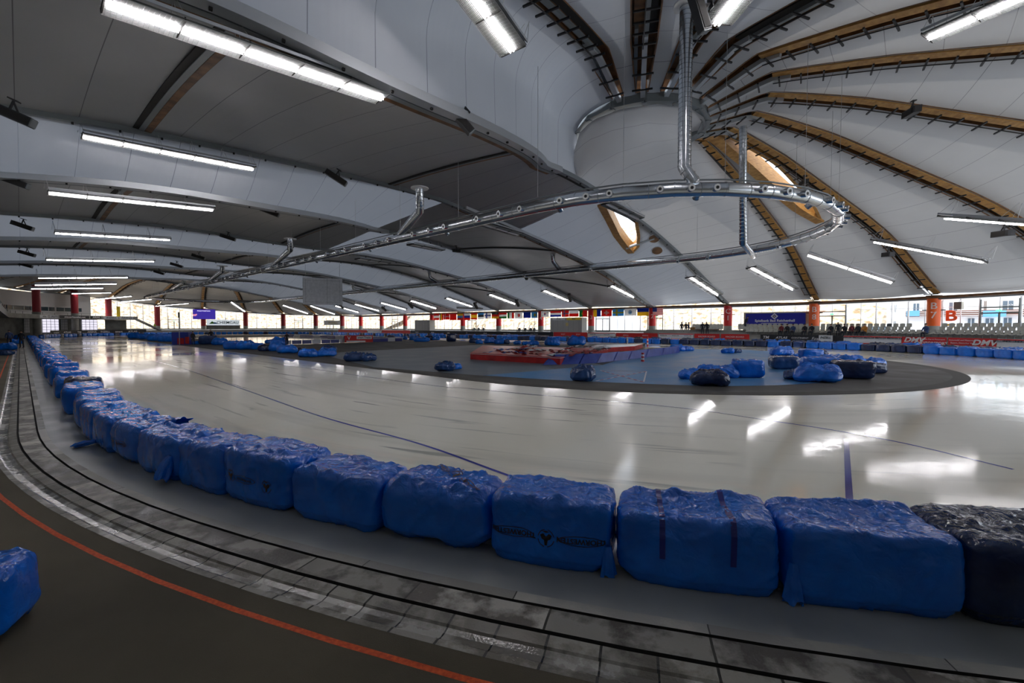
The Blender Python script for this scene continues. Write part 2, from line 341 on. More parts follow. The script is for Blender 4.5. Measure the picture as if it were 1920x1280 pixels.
# ------------------------------------------------------------ roof geometry
def G(t, T=-38.0):
    if t >= -6: return math.sin(PI*min(1, (t+6)/43)) if t < 37 else 0
    return -math.sin(PI*max(0, min(1, (-6-t)/(-6-T)))**.9)
BASE = [(-38, 11.6), (-32, 12.9), (-26, 13.4), (-20, 13.6), (-12, 13.9), (-6, 14.0), (0, 13.6), (5, 13.2), (10, 12.5), (14, 11.75), (18.5, 10.7), (22, 9.8), (26, 8.6), (30, 7.4), (34, 6.3), (37, 5.6)]
BASE0 = [(-38, 11.4), (-32, 12.6), (-26, 12.9), (-21, 12.5), (-12, 13.9), (-1, 14.5), (6, 13.9), (12.6, 13.1), (18, 11.9), (23.6, 10.4), (30, 8.1), (37, 5.6)]
SK = [4.3+11.4*k for k in range(10)]
LT = {0: [(-38, 11.6), (-32, 12.6), (-26.9, 12.7), (-24.5, 12.3), (-20.9, 12.1), (-17.7, 12.3), (-12.9, 12.9), (-8, 13.8), (-5, 14.2), (-.9, 14.2), (4.7, 13.7), (12.2, 12.8), (18, 11.6), (23, 10.3), (30, 8.2), (37, 5.6)],
 1: [(-38, 11.7), (-31.5, 13.3), (-26.9, 14.15), (-23, 14.65), (-16.8, 14.85), (-13.7, 14.75), (-10.4, 14.5), (-7.7, 14.1), (-3.8, 13.2), (.2, 12.35), (6.9, 10.9), (11, 10.1), (16.4, 9.1), (24.1, 7.3), (30, 6.3), (37, 5.6)],
 2: [(-38, 11.0), (-31.7, 11.5), (-28.4, 11.8), (-24.5, 12.0), (-18.5, 12.05), (-14, 12.3), (-10.6, 12.6), (-2.9, 13.0), (2.1, 13.1), (7, 12.9), (12.6, 12.5), (17.2, 11.9), (24.5, 10.2), (31, 8.0), (37, 5.6)],
 3: [(-38, 11.0), (-32, 11.9), (-27.6, 12.5), (-21.3, 13.0), (-16.6, 12.9), (-6.4, 12.0), (.2, 11.7), (4.4, 11.2), (7.9, 10.6), (17.5, 9.1), (26, 7.5), (37, 5.6)]}
def aline(k, t):
    sg = 1 if k % 2 == 0 else -1; g = G(t)
    if k == 0: return SK[0]+(.7 if t > -6 else 4.0)*g, sinterp(LT[0], t)
    kk = k if k < 4 else (2 if k % 2 == 0 else 3); z = sinterp(LT[kk], t)
    if k >= 4 and k % 2 == 0: z -= .7*min(1, max(0, (8-t)/12))
    return SK[k]+sg*4.0*g*(.8 if g > 0 else 1)*(0 if k == 9 else 1), z
def AP(k, t, dz=0, ds=0): s, z = aline(k, t); return W(s+ds, t, z+dz)
TT = [-38+75*i/60 for i in range(61)]
def edge_h(th):      # roof edge height around the near end (degrees, world angle)
    return interp([(-132, 11.4), (-51, 11.6), (-33, 11.2), (-15, 8.2), (3, 5.7), (48, 5.6)], th)
FR = [(0, 1), (.2, .88), (.4, .71), (.6, .54), (.72, .42), (.8, .30), (.9, .15), (1, 0)]
def rprof(r, e):
    if r < 8.5: return lerp(17.3, 18.4, ((r-4.6)/3.9) if r > 4.6 else 0)
    x = (r-8.5)/28.5; f = sum(interp(FR, x+d)*w_ for d, w_ in ((-.05, .25), (0, .5), (.05, .25))); f = min(1, f)
    return e+(18.4-e)*f
TH_R = [38.5-17.9*i for i in range(10)]     # rib directions, near end
def RP(i, r, dz=0, dw=0):
    th = math.radians(TH_R[i]); n = Vector((math.cos(th), math.sin(th), 0)); y = Vector((-n.y, n.x, 0))
    return C0+n*r+y*dw+Vector((0, 0, rprof(r, edge_h(TH_R[i]))+dz))
RR = [4.7+(8.5-4.7)*i/5 for i in range(5)]+[8.5+28.5*i/30 for i in range(31)]
C1p = W(L, 0)
def RPf(i, r, dz=0, dw=0):   # far end: mirror
    th = ANG+PI/2+PI/2-math.radians(9.6+17.9*i) if False else None
    a = math.radians(9.8+17.4*i)           # angle from far side going round the far end
    n = D*math.sin(a)+N*math.cos(a); y = Vector((-n.y, n.x, 0))
    e = interp([(0, 5.6), (50, 6.4), (90, 8.2), (120, 10.2), (180, 11.4)], math.degrees(a))
    return C1p+n*r+y*dw+Vector((0, 0, rprof(r, e)-2.2*max(0, 1-r/30)+dz))

def uvlen(P):
    UV = []
    nu, nv = len(P), len(P[0]); mid = [P[a][nv//2] for a in range(nu)]; ac = [0]
    for a in range(1, nu): ac.append(ac[-1]+(mid[a]-mid[a-1]).length)
    for a in range(nu):
        bc = [0]
        for b in range(1, nv): bc.append(bc[-1]+(P[a][b]-P[a][b-1]).length)
        UV.append([(ac[a], x) for x in bc])
    return UV
def membrane(P, skip=None, name='ceiling', mt='membrane'):
    mb = MB(); mb.grid(P, mt, uvlen(P), skip=skip); o = struct(mb, name, smooth=True); return o
# bays across the straight
for k in range(9):
    P = []
    for t in TT:
        a, b = AP(k, t), AP(k+1, t); g = abs(G(t)); row = []
        steep = ((k % 2 == 1) == (t < -6))      # near half: odd bays are steep; far half: even bays
        for j in range(9):
            v = j/8; p = a.lerp(b, v)
            p.z += (.35 if not steep else -.25)*g*math.sin(PI*v)
            row.append(p)
        P.append(row)
    # the steep halves have daylight behind the fabric
    i0 = min(i for i, t in enumerate(TT) if t >= (1.5 if k == 0 else -6))
    for part, near in ((P[:i0+1], True), (P[i0:], False)):
        lit = (k % 2 == 1) == near
        if k == 0 and not near: SKY0 = (part, TT[i0:]); continue
        membrane(part, None, mt='membrane_lit' if lit else 'membrane')
# first far-side bay: crescent skylight, two small oval openings, struts
PB, TB = SKY0; fine = []; tf = []
for i in range(len(PB)-1):
    for h in range(3):
        fine.append([PB[i][j//5].lerp(PB[i][min(8, j//5+1)], (j % 5)/5).lerp(PB[i+1][j//5].lerp(PB[i+1][min(8, j//5+1)], (j % 5)/5), h/3) for j in range(41)]); tf.append(lerp(TB[i], TB[i+1], h/3))
def px_of(p): v = Vector(p)-Vector((0, 0, CH)); y = v.y*math.cos(PITCH)-v.z*math.sin(PITCH); z = v.y*math.sin(PITCH)+v.z*math.cos(PITCH); return 960+F*v.x/y, 640-F*z/y
def uv_at(x, y):
    best = min(((px_of(fine[a][b])[0]-x)**2+(px_of(fine[a][b])[1]-y)**2, a, b) for a in range(0, len(fine)) for b in range(41)); return best[1], best[2]
CR = [uv_at(*q) for q in ((1128, 384), (1150, 392), (1172, 398), (1192, 418), (1198, 440), (1194, 462), (1184, 474), (1172, 462), (1158, 438), (1142, 408))]
def inside(a, b, poly):
    c = False
    for (x1, y1), (x2, y2) in zip(poly, poly[1:]+poly[:1]):
        if (y1 > b) != (y2 > b) and a < (x2-x1)*(b-y1)/(y2-y1+1e-9)+x1: c = not c
    return c
OV = [uv_at(1225, 446), uv_at(1233, 468)]
membrane(fine, skip=lambda a, b: inside(a+.5, b+.5, CR), mt='membrane_lit')
mb = MB(); lp = [fine[a][b] for a, b in CR]; left_ = [lp[0], lp[9], lp[8], lp[7], lp[6]]
mb.sweep([p+Vector((0, 0, .25)) for p in left_], [(-.35, -.45), (.35, -.45), (.35, .6), (-.35, .6)], 'timber')
mb.sweep([p+Vector((0, 0, .2)) for p in (lp[6], lp[5], lp[4], lp[3])], [(-.16, -.35), (.16, -.35), (.16, .6), (-.16, .6)], 'timber')
for a, b in OV:
    c = fine[a][b]; u = (fine[min(a+3, len(fine)-1)][b]-c).normalized(); v = (fine[a][min(b+3, 40)]-c).normalized(); nn = u.cross(v).normalized(); nn = nn if nn.z < 0 else -nn
    for rr_, mm, of in ((1.0, 'white', .05), (.86, 'timber_dark', .09)): mb.face([c+nn*of+u*math.cos(2*PI*i/20)*rr_+v*math.sin(2*PI*i/20)*rr_*.62 for i in range(20)], mm)
q0, q1 = fine[CR[7][0]][CR[7][1]], fine[OV[0][0]][OV[0][1]]; mb.tube([q0+Vector((0, 0, -.2)), q1], .16, 'steel_light')
struct(mb, 'window_60')
# near-end bays between radial ribs
GAP = .42
def petal(i, f=RP, n=9, hole=None):
    P = []
    for r in RR:
        wide = f is RP and i >= 5
        hw = lerp(.32, .68, (r-4.7)/3.8) if r < 8.5 else (.68 if wide and r < 22 else .56)
        a, b = f(i, r, 0, -hw if f is RP else hw), f(i+1, r, 0, hw if f is RP else -hw)
        P.append([a.lerp(b, j/(n-1))+Vector((0, 0, -.012*(b-a).length*math.sin(PI*j/(n-1))*2)) for j in range(n)])
    return P
def hole_b8(a, b, P=None): return False
for i in range(9):
    if i == 0:
        # bay with the big crescent opening next to the second rib
        P = petal(0, n=41)
        P2 = []
        rr2 = []
        for q in range(len(RR)-1):
            for h in range(3): rr2.append((q, h/3))
        rr2.append((len(RR)-2, 1.0))
        PP = [[P[q][j].lerp(P[q+1][j], h) for j in range(41)] for q, h in rr2]
        rad = [lerp(RR[q], RR[q+1], h) for q, h in rr2]
        def vl(r):   # left edge of the opening
            return interp([(6.4, .62), (8, .46), (11, .40), (15, .42), (18, .45), (21.5, .50), (24.5, .62)], r)
        def vr(r): return interp([(6.4, .66), (7.4, .97), (15.0, .97), (17, .90), (21.5, .76), (24.5, .62)], r)
        H0 = (rad, PP, vl, vr)
        membrane(PP, mt='membrane_dome', skip=lambda a, b: 6.4 < rad[a] < 24.2 and vl(rad[a]) < (b+.5)/40 < vr(rad[a]))
    else: membrane(petal(i), mt='membrane_dome' if i < 6 else 'membrane_lit')
def on_bay(H, r, v):
    rad, PP = H[0], H[1]; a = max(0, min(len(rad)-2, max(i for i in range(len(rad)) if rad[i] <= r+1e-6))); x = (r-rad[a])/(rad[a+1]-rad[a]); f = v*(len(PP[0])-1); b = min(len(PP[0])-2, int(f)); y = f-b
    return PP[a][b].lerp(PP[a][b+1], y).lerp(PP[a+1][b].lerp(PP[a+1][b+1], y), x)
mb = MB()   # timber frame round the crescent
rs = [6.4+18.0*i/24 for i in range(25)]
mb.sweep([on_bay(H0, r, H0[2](r))+Vector((0, 0, .35)) for r in rs], [(-.45, -.45), (.45, -.45), (.45, .9), (-.45, .9)], 'timber')
mb.sweep([on_bay(H0, r, H0[3](r))+Vector((0, 0, .35)) for r in rs], [(-.12, -.4), (.12, -.4), (.12, .8), (-.12, .8)], 'timber')
struct(mb, 'window_1')
# Coons patches where the straight roof meets the ring
def coons(top, bot, left, right, nu, nv, sag=0):
    def smp(c, x):
        f = x*(len(c)-1); i = min(len(c)-2, int(f)); return c[i].lerp(c[i+1], f-i)
    P = []
    for a in range(nu+1):
        u = a/nu; row = []
        for b in range(nv+1):
            v = b/nv
            p = smp(left, u)*(1-v)+smp(right, u)*v+smp(top, v)*(1-u)+smp(bot, v)*u
            p -= top[0]*(1-u)*(1-v)+top[-1]*(1-u)*v+bot[0]*u*(1-v)+bot[-1]*u*v
            p.z -= sag*math.sin(PI*v)*math.sin(PI*u); row.append(p)
        P.append(row)
    return P
def ringp(deg, r=4.5, z=16.7): a = math.radians(deg); return C0+Vector((math.cos(a)*r, math.sin(a)*r, z))
top = [ringp(-178+i*(178-6)/24, z=16.75-.12*abs(math.sin(i*PI/4))) for i in range(25)]
left = [top[0], AP(0, -2.5)+Vector((0, 0, .9))]+[AP(0, -1.5+38.5*i/30) for i in range(31)]
right = [top[-1]]+[RP(0, r, 0, .3) for r in RR[3:]]
bot = [left[-1].lerp(right[-1], i/12) for i in range(13)]
membrane(coons(top, bot, left, right, 48, 16, .3), mt='membrane_dome')
# near-left bay between the first arch and the last rib
rim = [ringp(-182+i*(182-124)/8*1.0, 4.6, 16.9) for i in range(9)]
left2 = [AP(0, -1.5-36.5*i/30) for i in range(31)]
right2 = [RP(9, r, 0, -.4) for r in RR]
top2 = [left2[0], left2[0].lerp(rim[0], .5)]+rim
bot2 = [left2[-1].lerp(right2[-1], i/8) for i in range(9)]
membrane(coons(top2, bot2, left2, right2, 40, 16, -.4), mt='membrane_lit')
# far end
for i in range(9): membrane(petal(i, RPf)[3:])
l3 = [AP(9, t) for t in TT[::-1]]
for (A_, B_) in (([AP(9, 37*(1-i/20)) for i in range(21)], [RPf(0, 37-32*i/20) for i in range(21)]), ([AP(9, -38*(1-i/20)) for i in range(21)], [RPf(9, 37-32*i/20) for i in range(21)])):
    membrane([[a.lerp(b, j/8) for j in range(9)] for a, b in zip(A_, B_)])
membrane([[C1p+Vector((math.cos(a)*r, math.sin(a)*r, 15.2)) for r in (.3, 6.5)] for a in [2*PI*i/16 for i in range(17)]])

# arches, ribs, ring: kept as structure
def arch(k, sec_list, name='trim_9', t0=-38, t1=37):
    mb = MB(); n = 46
    for (ds, dz, w_, h, m_, ta, tb) in sec_list:
        pts = [AP(k, ta+(tb-ta)*i/n, dz, ds) for i in range(n+1)]
        mb.sweep(pts, [(-w_/2, -h/2), (w_/2, -h/2), (w_/2, h/2), (-w_/2, h/2)], m_)
    # hangers and clips along the chord
    for i in range(0, 38):
        t = -37+i*2; p = AP(k, t, -.22); mb.box(p, (.10, .10, .34), 'dark', -ANG)
    return struct(mb, name)
nt = 9
for k in range(10):
    low_near = k % 2 == 0
    S = []
    if low_near:
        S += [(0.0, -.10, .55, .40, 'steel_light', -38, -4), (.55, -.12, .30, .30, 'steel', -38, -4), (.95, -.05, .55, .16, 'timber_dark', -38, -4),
              (0, -.12, .34, .34, 'steel', -4, 37), (.5, -.08, .35, .12, 'dark', -4, 37)]
    else:
        S += [(0, -.12, .34, .30, 'steel', -38, -4), (.4, -.06, .4, .1, 'dark', -38, -4),
              (0, -.10, .5, .36, 'steel', -4, 37), (.55, -.05, .55, .14, 'timber_dark', -4, 37), (-.45, -.10, .25, .25, 'steel_light', -4, 37)]
    arch(k, S, 'trim_%d' % nt); nt += 1
def rib(i, f=RP):
    mb = MB(); ro = [r for r in RR if r >= 8.3]; ri = [r for r in RR if r <= 9.6]
    up = .5 if (f is RP and i >= 6) else 0
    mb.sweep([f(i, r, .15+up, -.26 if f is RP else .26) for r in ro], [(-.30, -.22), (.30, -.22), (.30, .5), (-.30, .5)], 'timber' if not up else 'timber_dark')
    if up: mb.sweep([f(i, r, -.10, .1) for r in ro], [(-.10, -.1), (.10, -.1), (.10, .1), (-.10, .1)], 'steel')
    mb.sweep([f(i, r, .42, .30 if f is RP else -.30) for r in ro], [(-.3, -.1), (.3, -.1), (.3, .4), (-.3, .4)], 'dark')
    for sd_ in (-1, 1): mb.sweep([f(i, r, .45, sd_*lerp(.36, .72, min(1, (r-4.7)/3.8))) for r in RR if r < 36.8], [(-.03, -.47), (.03, -.47), (.03, .5), (-.03, .5)], 'timber_dark')
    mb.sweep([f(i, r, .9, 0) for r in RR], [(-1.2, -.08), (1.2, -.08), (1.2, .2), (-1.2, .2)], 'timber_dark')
    mb.sweep([f(i, r, -.15, .05) for r in ri], [(-.14, -.14), (.14, -.14), (.14, .14), (-.14, .14)], 'steel_light')
    mb.sweep([f(i, r, .35, -.42) for r in ri], [(-.10, -.14), (.10, -.14), (.10, .14), (-.10, .14)], 'steel')
    r = 5.4
    while r < 36.5:
        mb.bar(f(i, r, -.38 if r > 8.5 else -.30, -.62), f(i, r, -.38 if r > 8.5 else -.30, .62), .09, .09, 'black'); r += 1.15
    mb.tube([f(i, r, -.46, -.05) for r in ro], .035, 'black', 5)
    return mb
for i in range(10): struct(rib(i), 'trim_%d' % nt); nt += 1
for i in range(10): struct(rib(i, RPf), 'trim_%d' % nt); nt += 1
# compression rings
for cc, zz in ((C0, 17.15), (C1p, 15.0)):
    mb = MB()
    for i in range(14):
        a0, a1 = 2*PI*i/14, 2*PI*(i+1)/14
        p0 = cc+Vector((math.cos(a0)*4.55, math.sin(a0)*4.55, zz)); p1 = cc+Vector((math.cos(a1)*4.55, math.sin(a1)*4.55, zz))
        mb.bar(p0, p1, .34, .62, 'steel'); mb.bar(p0+Vector((0, 0, -.33)), p1+Vector((0, 0, -.33)), .62, .07, 'steel')
        mb.box((p0.x, p0.y, zz), (.30, .30, .8), 'steel', a0)
        mb.box((p0.x, p0.y, zz+1.1), (.16, .16, 1.6), 'dark', a0)
    R2 = [[cc+Vector((math.cos(2*PI*j/28)*r, math.sin(2*PI*j/28)*r, z)) for j in range(29)] for r, z in ((5.6, zz+1.0), (5.2, zz+3.6), (3.2, zz+4.4), (.1, zz+4.6))]
    mb.grid(R2, 'timber_dark'); struct(mb, 'trim_%d' % nt); nt += 1
# dark timber strips between the membrane panels of the flat bays
for k in range(9):
    near = k % 2 == 0
    mb = MB()
    for tc_, wd in (((-26, .9), (-10, .55)) if near else ((8.5, .45), (24, .4))):
        for j in range(12):
            v0, v1 = j/12, (j+1)/12
            a0, b0 = AP(k, tc_), AP(k+1, tc_)
            g = abs(G(tc_)); f = lambda v: a0.lerp(b0, v)+Vector((0, 0, .35*g*math.sin(PI*v)-.05))
            p, q = f(v0), f(v1); mb.bar(p, q, wd, .08, 'dark'); mb.bar(p+N*wd*.30, q+N*wd*.30, wd*.35, .12, 'timber_dark')
            mb.bar(p-N*wd*.05, q-N*wd*.05, wd*.28, .16, 'steel')
    struct(mb, 'trim_%d' % nt); nt += 1
# opaque outer roof so that only real openings let the sky in
# edge beam round the hall at the column heads
mb = MB()
EB = [W(SK[9]-11.4*i/2, 37, 5.35) for i in range(19)]+[C0+Vector((math.cos(math.radians(a))*37, math.sin(math.radians(a))*37, edge_h(a)-.25)) for a in range(46, -133, -3)]
mb.sweep(EB, [(-.25, -.18), (.25, -.18), (.25, .18), (-.25, .18)], 'steel')
mb.sweep([p+Vector((0, 0, .15))-((p-C0).normalized()*.6 if i > 19 else N*.6) for i, p in enumerate(EB)], [(-.12, -.12), (.12, -.12), (.12, .12), (-.12, .12)], 'timber_dark')
EB2 = [RPf(i/6, 37, -.25) for i in range(0, 55)]
mb.sweep(EB2, [(-.25, -.18), (.25, -.18), (.25, .18), (-.25, .18)], 'steel')
mb.bar(EB2[0], EB[0], .5, .36, 'steel')
struct(mb, 'trim_%d' % nt); nt += 1

# ------------------------------------------------------------ hall shell: columns, window bands, stands
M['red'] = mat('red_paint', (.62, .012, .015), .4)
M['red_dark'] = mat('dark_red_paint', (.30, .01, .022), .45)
M['orange'] = mat('orange_paint', (.88, .13, .01), .4)
M['concrete'], _ = vary(mat('concrete', (.4, .4, .38), .8), (.26, .26, .24), (.36, .36, .33), .8)
M['concrete_dark'], _ = vary(mat('dark_concrete', (.2, .2, .2), .8), (.10, .105, .10), (.16, .165, .16), .8)
M['alu'] = mat('window_frame', (.55, .56, .57), .4, .3)
M['doorframe'] = mat('door_frame', (.06, .07, .07), .4)
M['exit'] = mat('exit_lamp', (.1, .8, .3), .4, emit=(.1, .8, .3), es=1.5)
g = bpy.data.materials.new('glass'); g.use_nodes = True; g.node_tree.nodes.remove(bsdf(g)); M['glass'] = g
tr = nd(g, 'ShaderNodeBsdfTransparent'); gl = nd(g, 'ShaderNodeBsdfGlossy'); gl.inputs['Roughness'].default_value = .02; ms = nd(g, 'ShaderNodeMixShader'); ms.inputs[0].default_value = .07
lk(g, tr.outputs[0], ms.inputs[1]); lk(g, gl.outputs[0], ms.inputs[2]); lk(g, ms.outputs[0], g.node_tree.nodes['Material Output'].inputs[0])
WB = 1.7    # window sill height
PERIM = [('n', i) for i in range(9, -1, -1)]+[('s', k) for k in range(10)]+[('f', i) for i in range(10)]
def pcol(p, r):
    if p[0] == 's': return W(SK[p[1]], r)
    if p[0] == 'n': a = math.radians(TH_R[p[1]]); return C0+Vector((math.cos(a), math.sin(a), 0))*r
    a = math.radians(9.8+17.4*p[1]); return C1p+(D*math.sin(a)+N*math.cos(a))*r
def ptop(p):
    if p[0] == 's': return 5.6
    if p[0] == 'n': return edge_h(TH_R[p[1]])
    return interp([(0, 5.6), (50, 6.4), (90, 8.2), (120, 10.2), (180, 11.4)], 9.8+17.4*p[1])
def column(p, mt, num, label):
    gal = p[0] == 'f' and p[1] >= 7; c = pcol(p, 33.4 if gal else 37); h = ptop(p)-.1+(.7 if gal else 0); bz = 5.5 if gal else 2.5
    r_ = .56 if p[0] != 'f' else .68; e = empty('column', (c.x, c.y, 0), 0, label, 'column', 'round columns along the glazed wall'); e['kind'] = 'thing'
    b = MB(); b.tube([Vector((0, 0, .2)), Vector((0, 0, bz))], r_*1.0, 'concrete', 24); b.build('concrete_base', e, True)
    b = MB(); b.tube([Vector((0, 0, bz)), Vector((0, 0, h))], r_, mt, 28); b.build('painted_shaft', e, True)
    b = MB(); b.box((0, 0, h+.06), (.9, .9, .14), 'dark', 0); b.build('bearing', e)
    to = Vector((-c.x, -c.y, 0)).normalized(); sd = Vector((-to.y, to.x, 0))
    b = MB()
    for sg in (-1, 1):
        if sg > 0: b.build('clip_lamp', e); b = MB()
        b.box(sd*sg*(r_+.16)+Vector((0, 0, 4.15)), (.36, .12, .10), 'black', math.atan2(sd.y, sd.x))
    b.build('clip_lamp', e)
    for j, ch in enumerate(num):
        # digits wrapped round the shaft
        t_ = text_mesh(ch, .95, 'num', 'number', None, 0, bold=.012)
        z = 4.55-j*.95 if len(num) > 1 else 4.0
        for v in t_.data.vertices:
            a = v.co.x/r_; v.co = (to*math.cos(a)+sd*math.sin(a)*1)*(r_+.035)+Vector((0, 0, z+v.co.y))
        t_.data.update(); t_.parent = e
M['num'] = mat('number_paint', (.78, .62, .58), .5)
colinfo = {('n', 1): ('orange', 'B7', 'orange column marked B 7 beside the rightmost stand seats'), ('n', 0): ('orange', 'B8', 'orange column marked B 8 right of the dark blue wall board'),
 ('s', 0): ('red', 'C1', 'red column marked C 1 left of the dark blue wall board'), ('s', 1): ('red', '2', 'red column with number 2 by the striped flag'), ('s', 2): ('red', '3', 'red column with number 3 right of the yellow kiosk'), ('s', 3): ('red', '4', 'red column left of the kiosk, blue and white flags at its head')}
nmz = ['fifth', 'sixth', 'seventh', 'eighth', 'ninth', 'tenth']
for p in PERIM:
    if p[0] == 'n' and p[1] > 2 or p == ('f', 9): continue
    if p in colinfo: column(p, *colinfo[p])
    elif p[0] == 's': column(p, 'red', '', 'red column on the far straight, %s along from the dark blue wall board' % nmz[p[1]-4])
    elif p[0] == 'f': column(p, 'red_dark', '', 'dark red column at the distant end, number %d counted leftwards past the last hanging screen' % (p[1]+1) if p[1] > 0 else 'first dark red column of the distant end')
    else: column(p, 'orange', '', 'orange column past the right edge')
# floor of the stands
STQ = [(p, x) for p in range(0)]
def perim_pts(r, n=4):
    out = []
    for p, q in zip(PERIM, PERIM[1:]):
        for j in range(n): 
            a, b = pcol(p, r), pcol(q, r)
            x = a.lerp(b, j/n)
            if p[0] != 's' or q[0] != 's':
                c = C0 if p[0] == 'n' else C1p
                if not (p[0] == 's' and q[0] == 's'):
                    dirv = x-c
                    s_, t_ = loc_st(x)
                    if (p[0] == 'n' and s_ < 0) or (q[0] == 'f' and s_ > L): x = c+dirv.normalized()*r
            out.append(x)
    out.append(pcol(PERIM[-1], r)); return out
def perim_strip(name, prof, mts, i0=0, i1=None):
    mb = MB(); cols = [perim_pts(r) for r, z in prof]; n = len(cols[0]); i1 = i1 or n
    for j in range(len(prof)-1):
        mb.grid([[cols[j][i]+Vector((0, 0, prof[j][1])), cols[j+1][i]+Vector((0, 0, prof[j+1][1]))] for i in range(i0, i1)], mts[j])
    return struct(mb, name)
perim_strip('floor', [(28.5, -.01), (31.95, -.01), (31.96, 1.05), (32.3, 1.05), (32.3, 1.25), (38.7, 1.45), (38.7, WB), (39.0, WB), (39.2, -.1)], ['concrete_dark', 'concrete', 'concrete', 'concrete', 'concrete', 'concrete', 'concrete', 'concrete'], 26, 106)
# window bays
wn = 2
doors = {('n', 0), ('s', 0, ), ('s', 2), ('s', 5), ('f', 1), ('f', 3), ('f', 4)}
for bi, (p, q) in enumerate(zip(PERIM, PERIM[1:])):
    if q[0] == 'f' and q[1] > 6: continue
    if p[0] == 'n' and p[1] > 5: continue
    pts = perim_pts(38.6)[bi*4:bi*4+5]; h0, h1 = ptop(p)-.35, ptop(q)-.35
    mb = MB()
    for j in range(4):
        a, b = pts[j], pts[j+1]; za, zb = lerp(h0, h1, j/4), lerp(h0, h1, (j+1)/4)
        mb.bar(a+Vector((0, 0, WB)), a+Vector((0, 0, za)), .10, .16, 'alu')
        m_ = a.lerp(b, .5); mb.bar(m_+Vector((0, 0, WB)), m_+Vector((0, 0, (za+zb)/2)), .05, .08, 'alu')
        for zz in (WB+.03, 4.45, ): mb.bar(a+Vector((0, 0, zz)), b+Vector((0, 0, zz)), .08, .05, 'alu')
        mb.bar(a+Vector((0, 0, za)), b+Vector((0, 0, zb)), .12, .22, 'white')
        mb.face([a+Vector((0, 0, WB)), b+Vector((0, 0, WB)), b+Vector((0, 0, zb)), a+Vector((0, 0, za))], 'glass')
    struct(mb, 'window_%d' % wn); wn += 1
dn = 1
for key, j in ((('n', 1), 2), (('n', 0), 3), (('s', 0), 3.6), (('s', 1), 3), (('s', 4), 3), (('s', 7), 2), (('f', 0), 2), (('f', 1), 2), (('f', 3), 1), (('f', 4), 2)):
    bi = PERIM.index(key); pts = perim_pts(38.4); x = bi*4+j-(4 if key[0] == 'n' else 0); i = int(x); a = pts[i].lerp(pts[i+1], x-i); b = pts[i].lerp(pts[i+1], x-i+.95) if x-i < .06 else a+(pts[i+1]-pts[i])*.9
    mb = MB(); up = Vector((0, 0, 1)); m_ = a.lerp(b, .5)
    for q_ in (a, m_, b): mb.bar(q_+up*1.45, q_+up*3.75, .10, .12, 'doorframe')
    for zz in (1.5, 3.75, 4.3): mb.bar(a+up*zz, b+up*zz, .10, .12, 'doorframe')
    mb.bar(a+up*3.75, a+up*5.1, .08, .1, 'doorframe'); mb.bar(b+up*3.75, b+up*5.1, .08, .1, 'doorframe')
    mb.box(m_+up*3.98-(m_-C0).normalized()*.1, (.4, .06, .16), 'exit', math.atan2((b-a).y, (b-a).x))
    mb.face([a+up*1.5, b+up*1.5, b+up*3.75, a+up*3.75], 'glass')
    struct(mb, 'door_%d' % dn); dn += 1
# ------------------------------------------------------------ outside
hm = mat('hillside', (.4, .3, .2), .9); M['hill'] = hm
vary(hm, (.30, .20, .10), (.80, .68, .52), 1.1, 9, .36, .60)
M['snow'] = mat('snowy_ground', (.8, .82, .85), .8)
def ground():
    mb = MB(); P = []
    for i in range(-4, 60):
        s = -60+i*5; row = []
        for r, z in ((39.0, .8), (46, .9), (54, 2.0), (62, 9), (75, 22), (100, 34)):
            zz = z
            row.append(W(s, r, zz)+Vector((0, 0, 1.2*noise.noise(Vector((s*.15, r*.1, 0)))*(1 if r > 50 else 0))))
        P.append(row)
    return P
P = ground(); mb = MB()
mb.grid([r[:2] for r in P[12:]], 'snow'); mb.grid([r[1:] for r in P[12:]], 'hill'); struct(mb, 'floor')
mb = MB(); P = []
for i in range(0, 40):
    a = PI*i/36; row = []
    for r, z in ((39, .8), (46, 1.0), (56, 5), (70, 18), (95, 32)): row.append(C1p+(D*math.sin(a)+N*math.cos(a))*r+Vector((0, 0, z)))
    P.append(row)
mb.grid(P, 'hill'); struct(mb, 'floor')
mb = MB(); YY = [C0+Vector((math.cos(math.radians(a)), math.sin(math.radians(a)), 0))*38.9+Vector((0, 0, .7)) for a in range(48, -61, -4)]
mb.grid([[p, C0+Vector((0, 0, .7))+(p-C0-Vector((0, 0, .7))).normalized()*150] for p in YY], 'snow'); struct(mb, 'floor')
if 0:
    mb.face([Vector((10, 36, .7)), Vector((160, 36, .7)), Vector((160, -60, .7)), Vector((48, -60, .7))][::-1], 'snow')

# unseen back wall added to keep daylight off the bags; wall along near straight
mb = MB(); mb.grid([[C0+Vector((math.cos(math.radians(a)), math.sin(math.radians(a)), 0))*37.6+Vector((0, 0, z)) for z in (-.1, 12)] for a in range(-140, -50, 4)], 'concrete'); struct(mb, 'wall_back_blocker')
mb = MB(); mb.bar(W(-14, -37.6, 5.5), W(L+36, -37.6, 5.5), .3, 11.5, 'concrete'); struct(mb, 'wall_left')

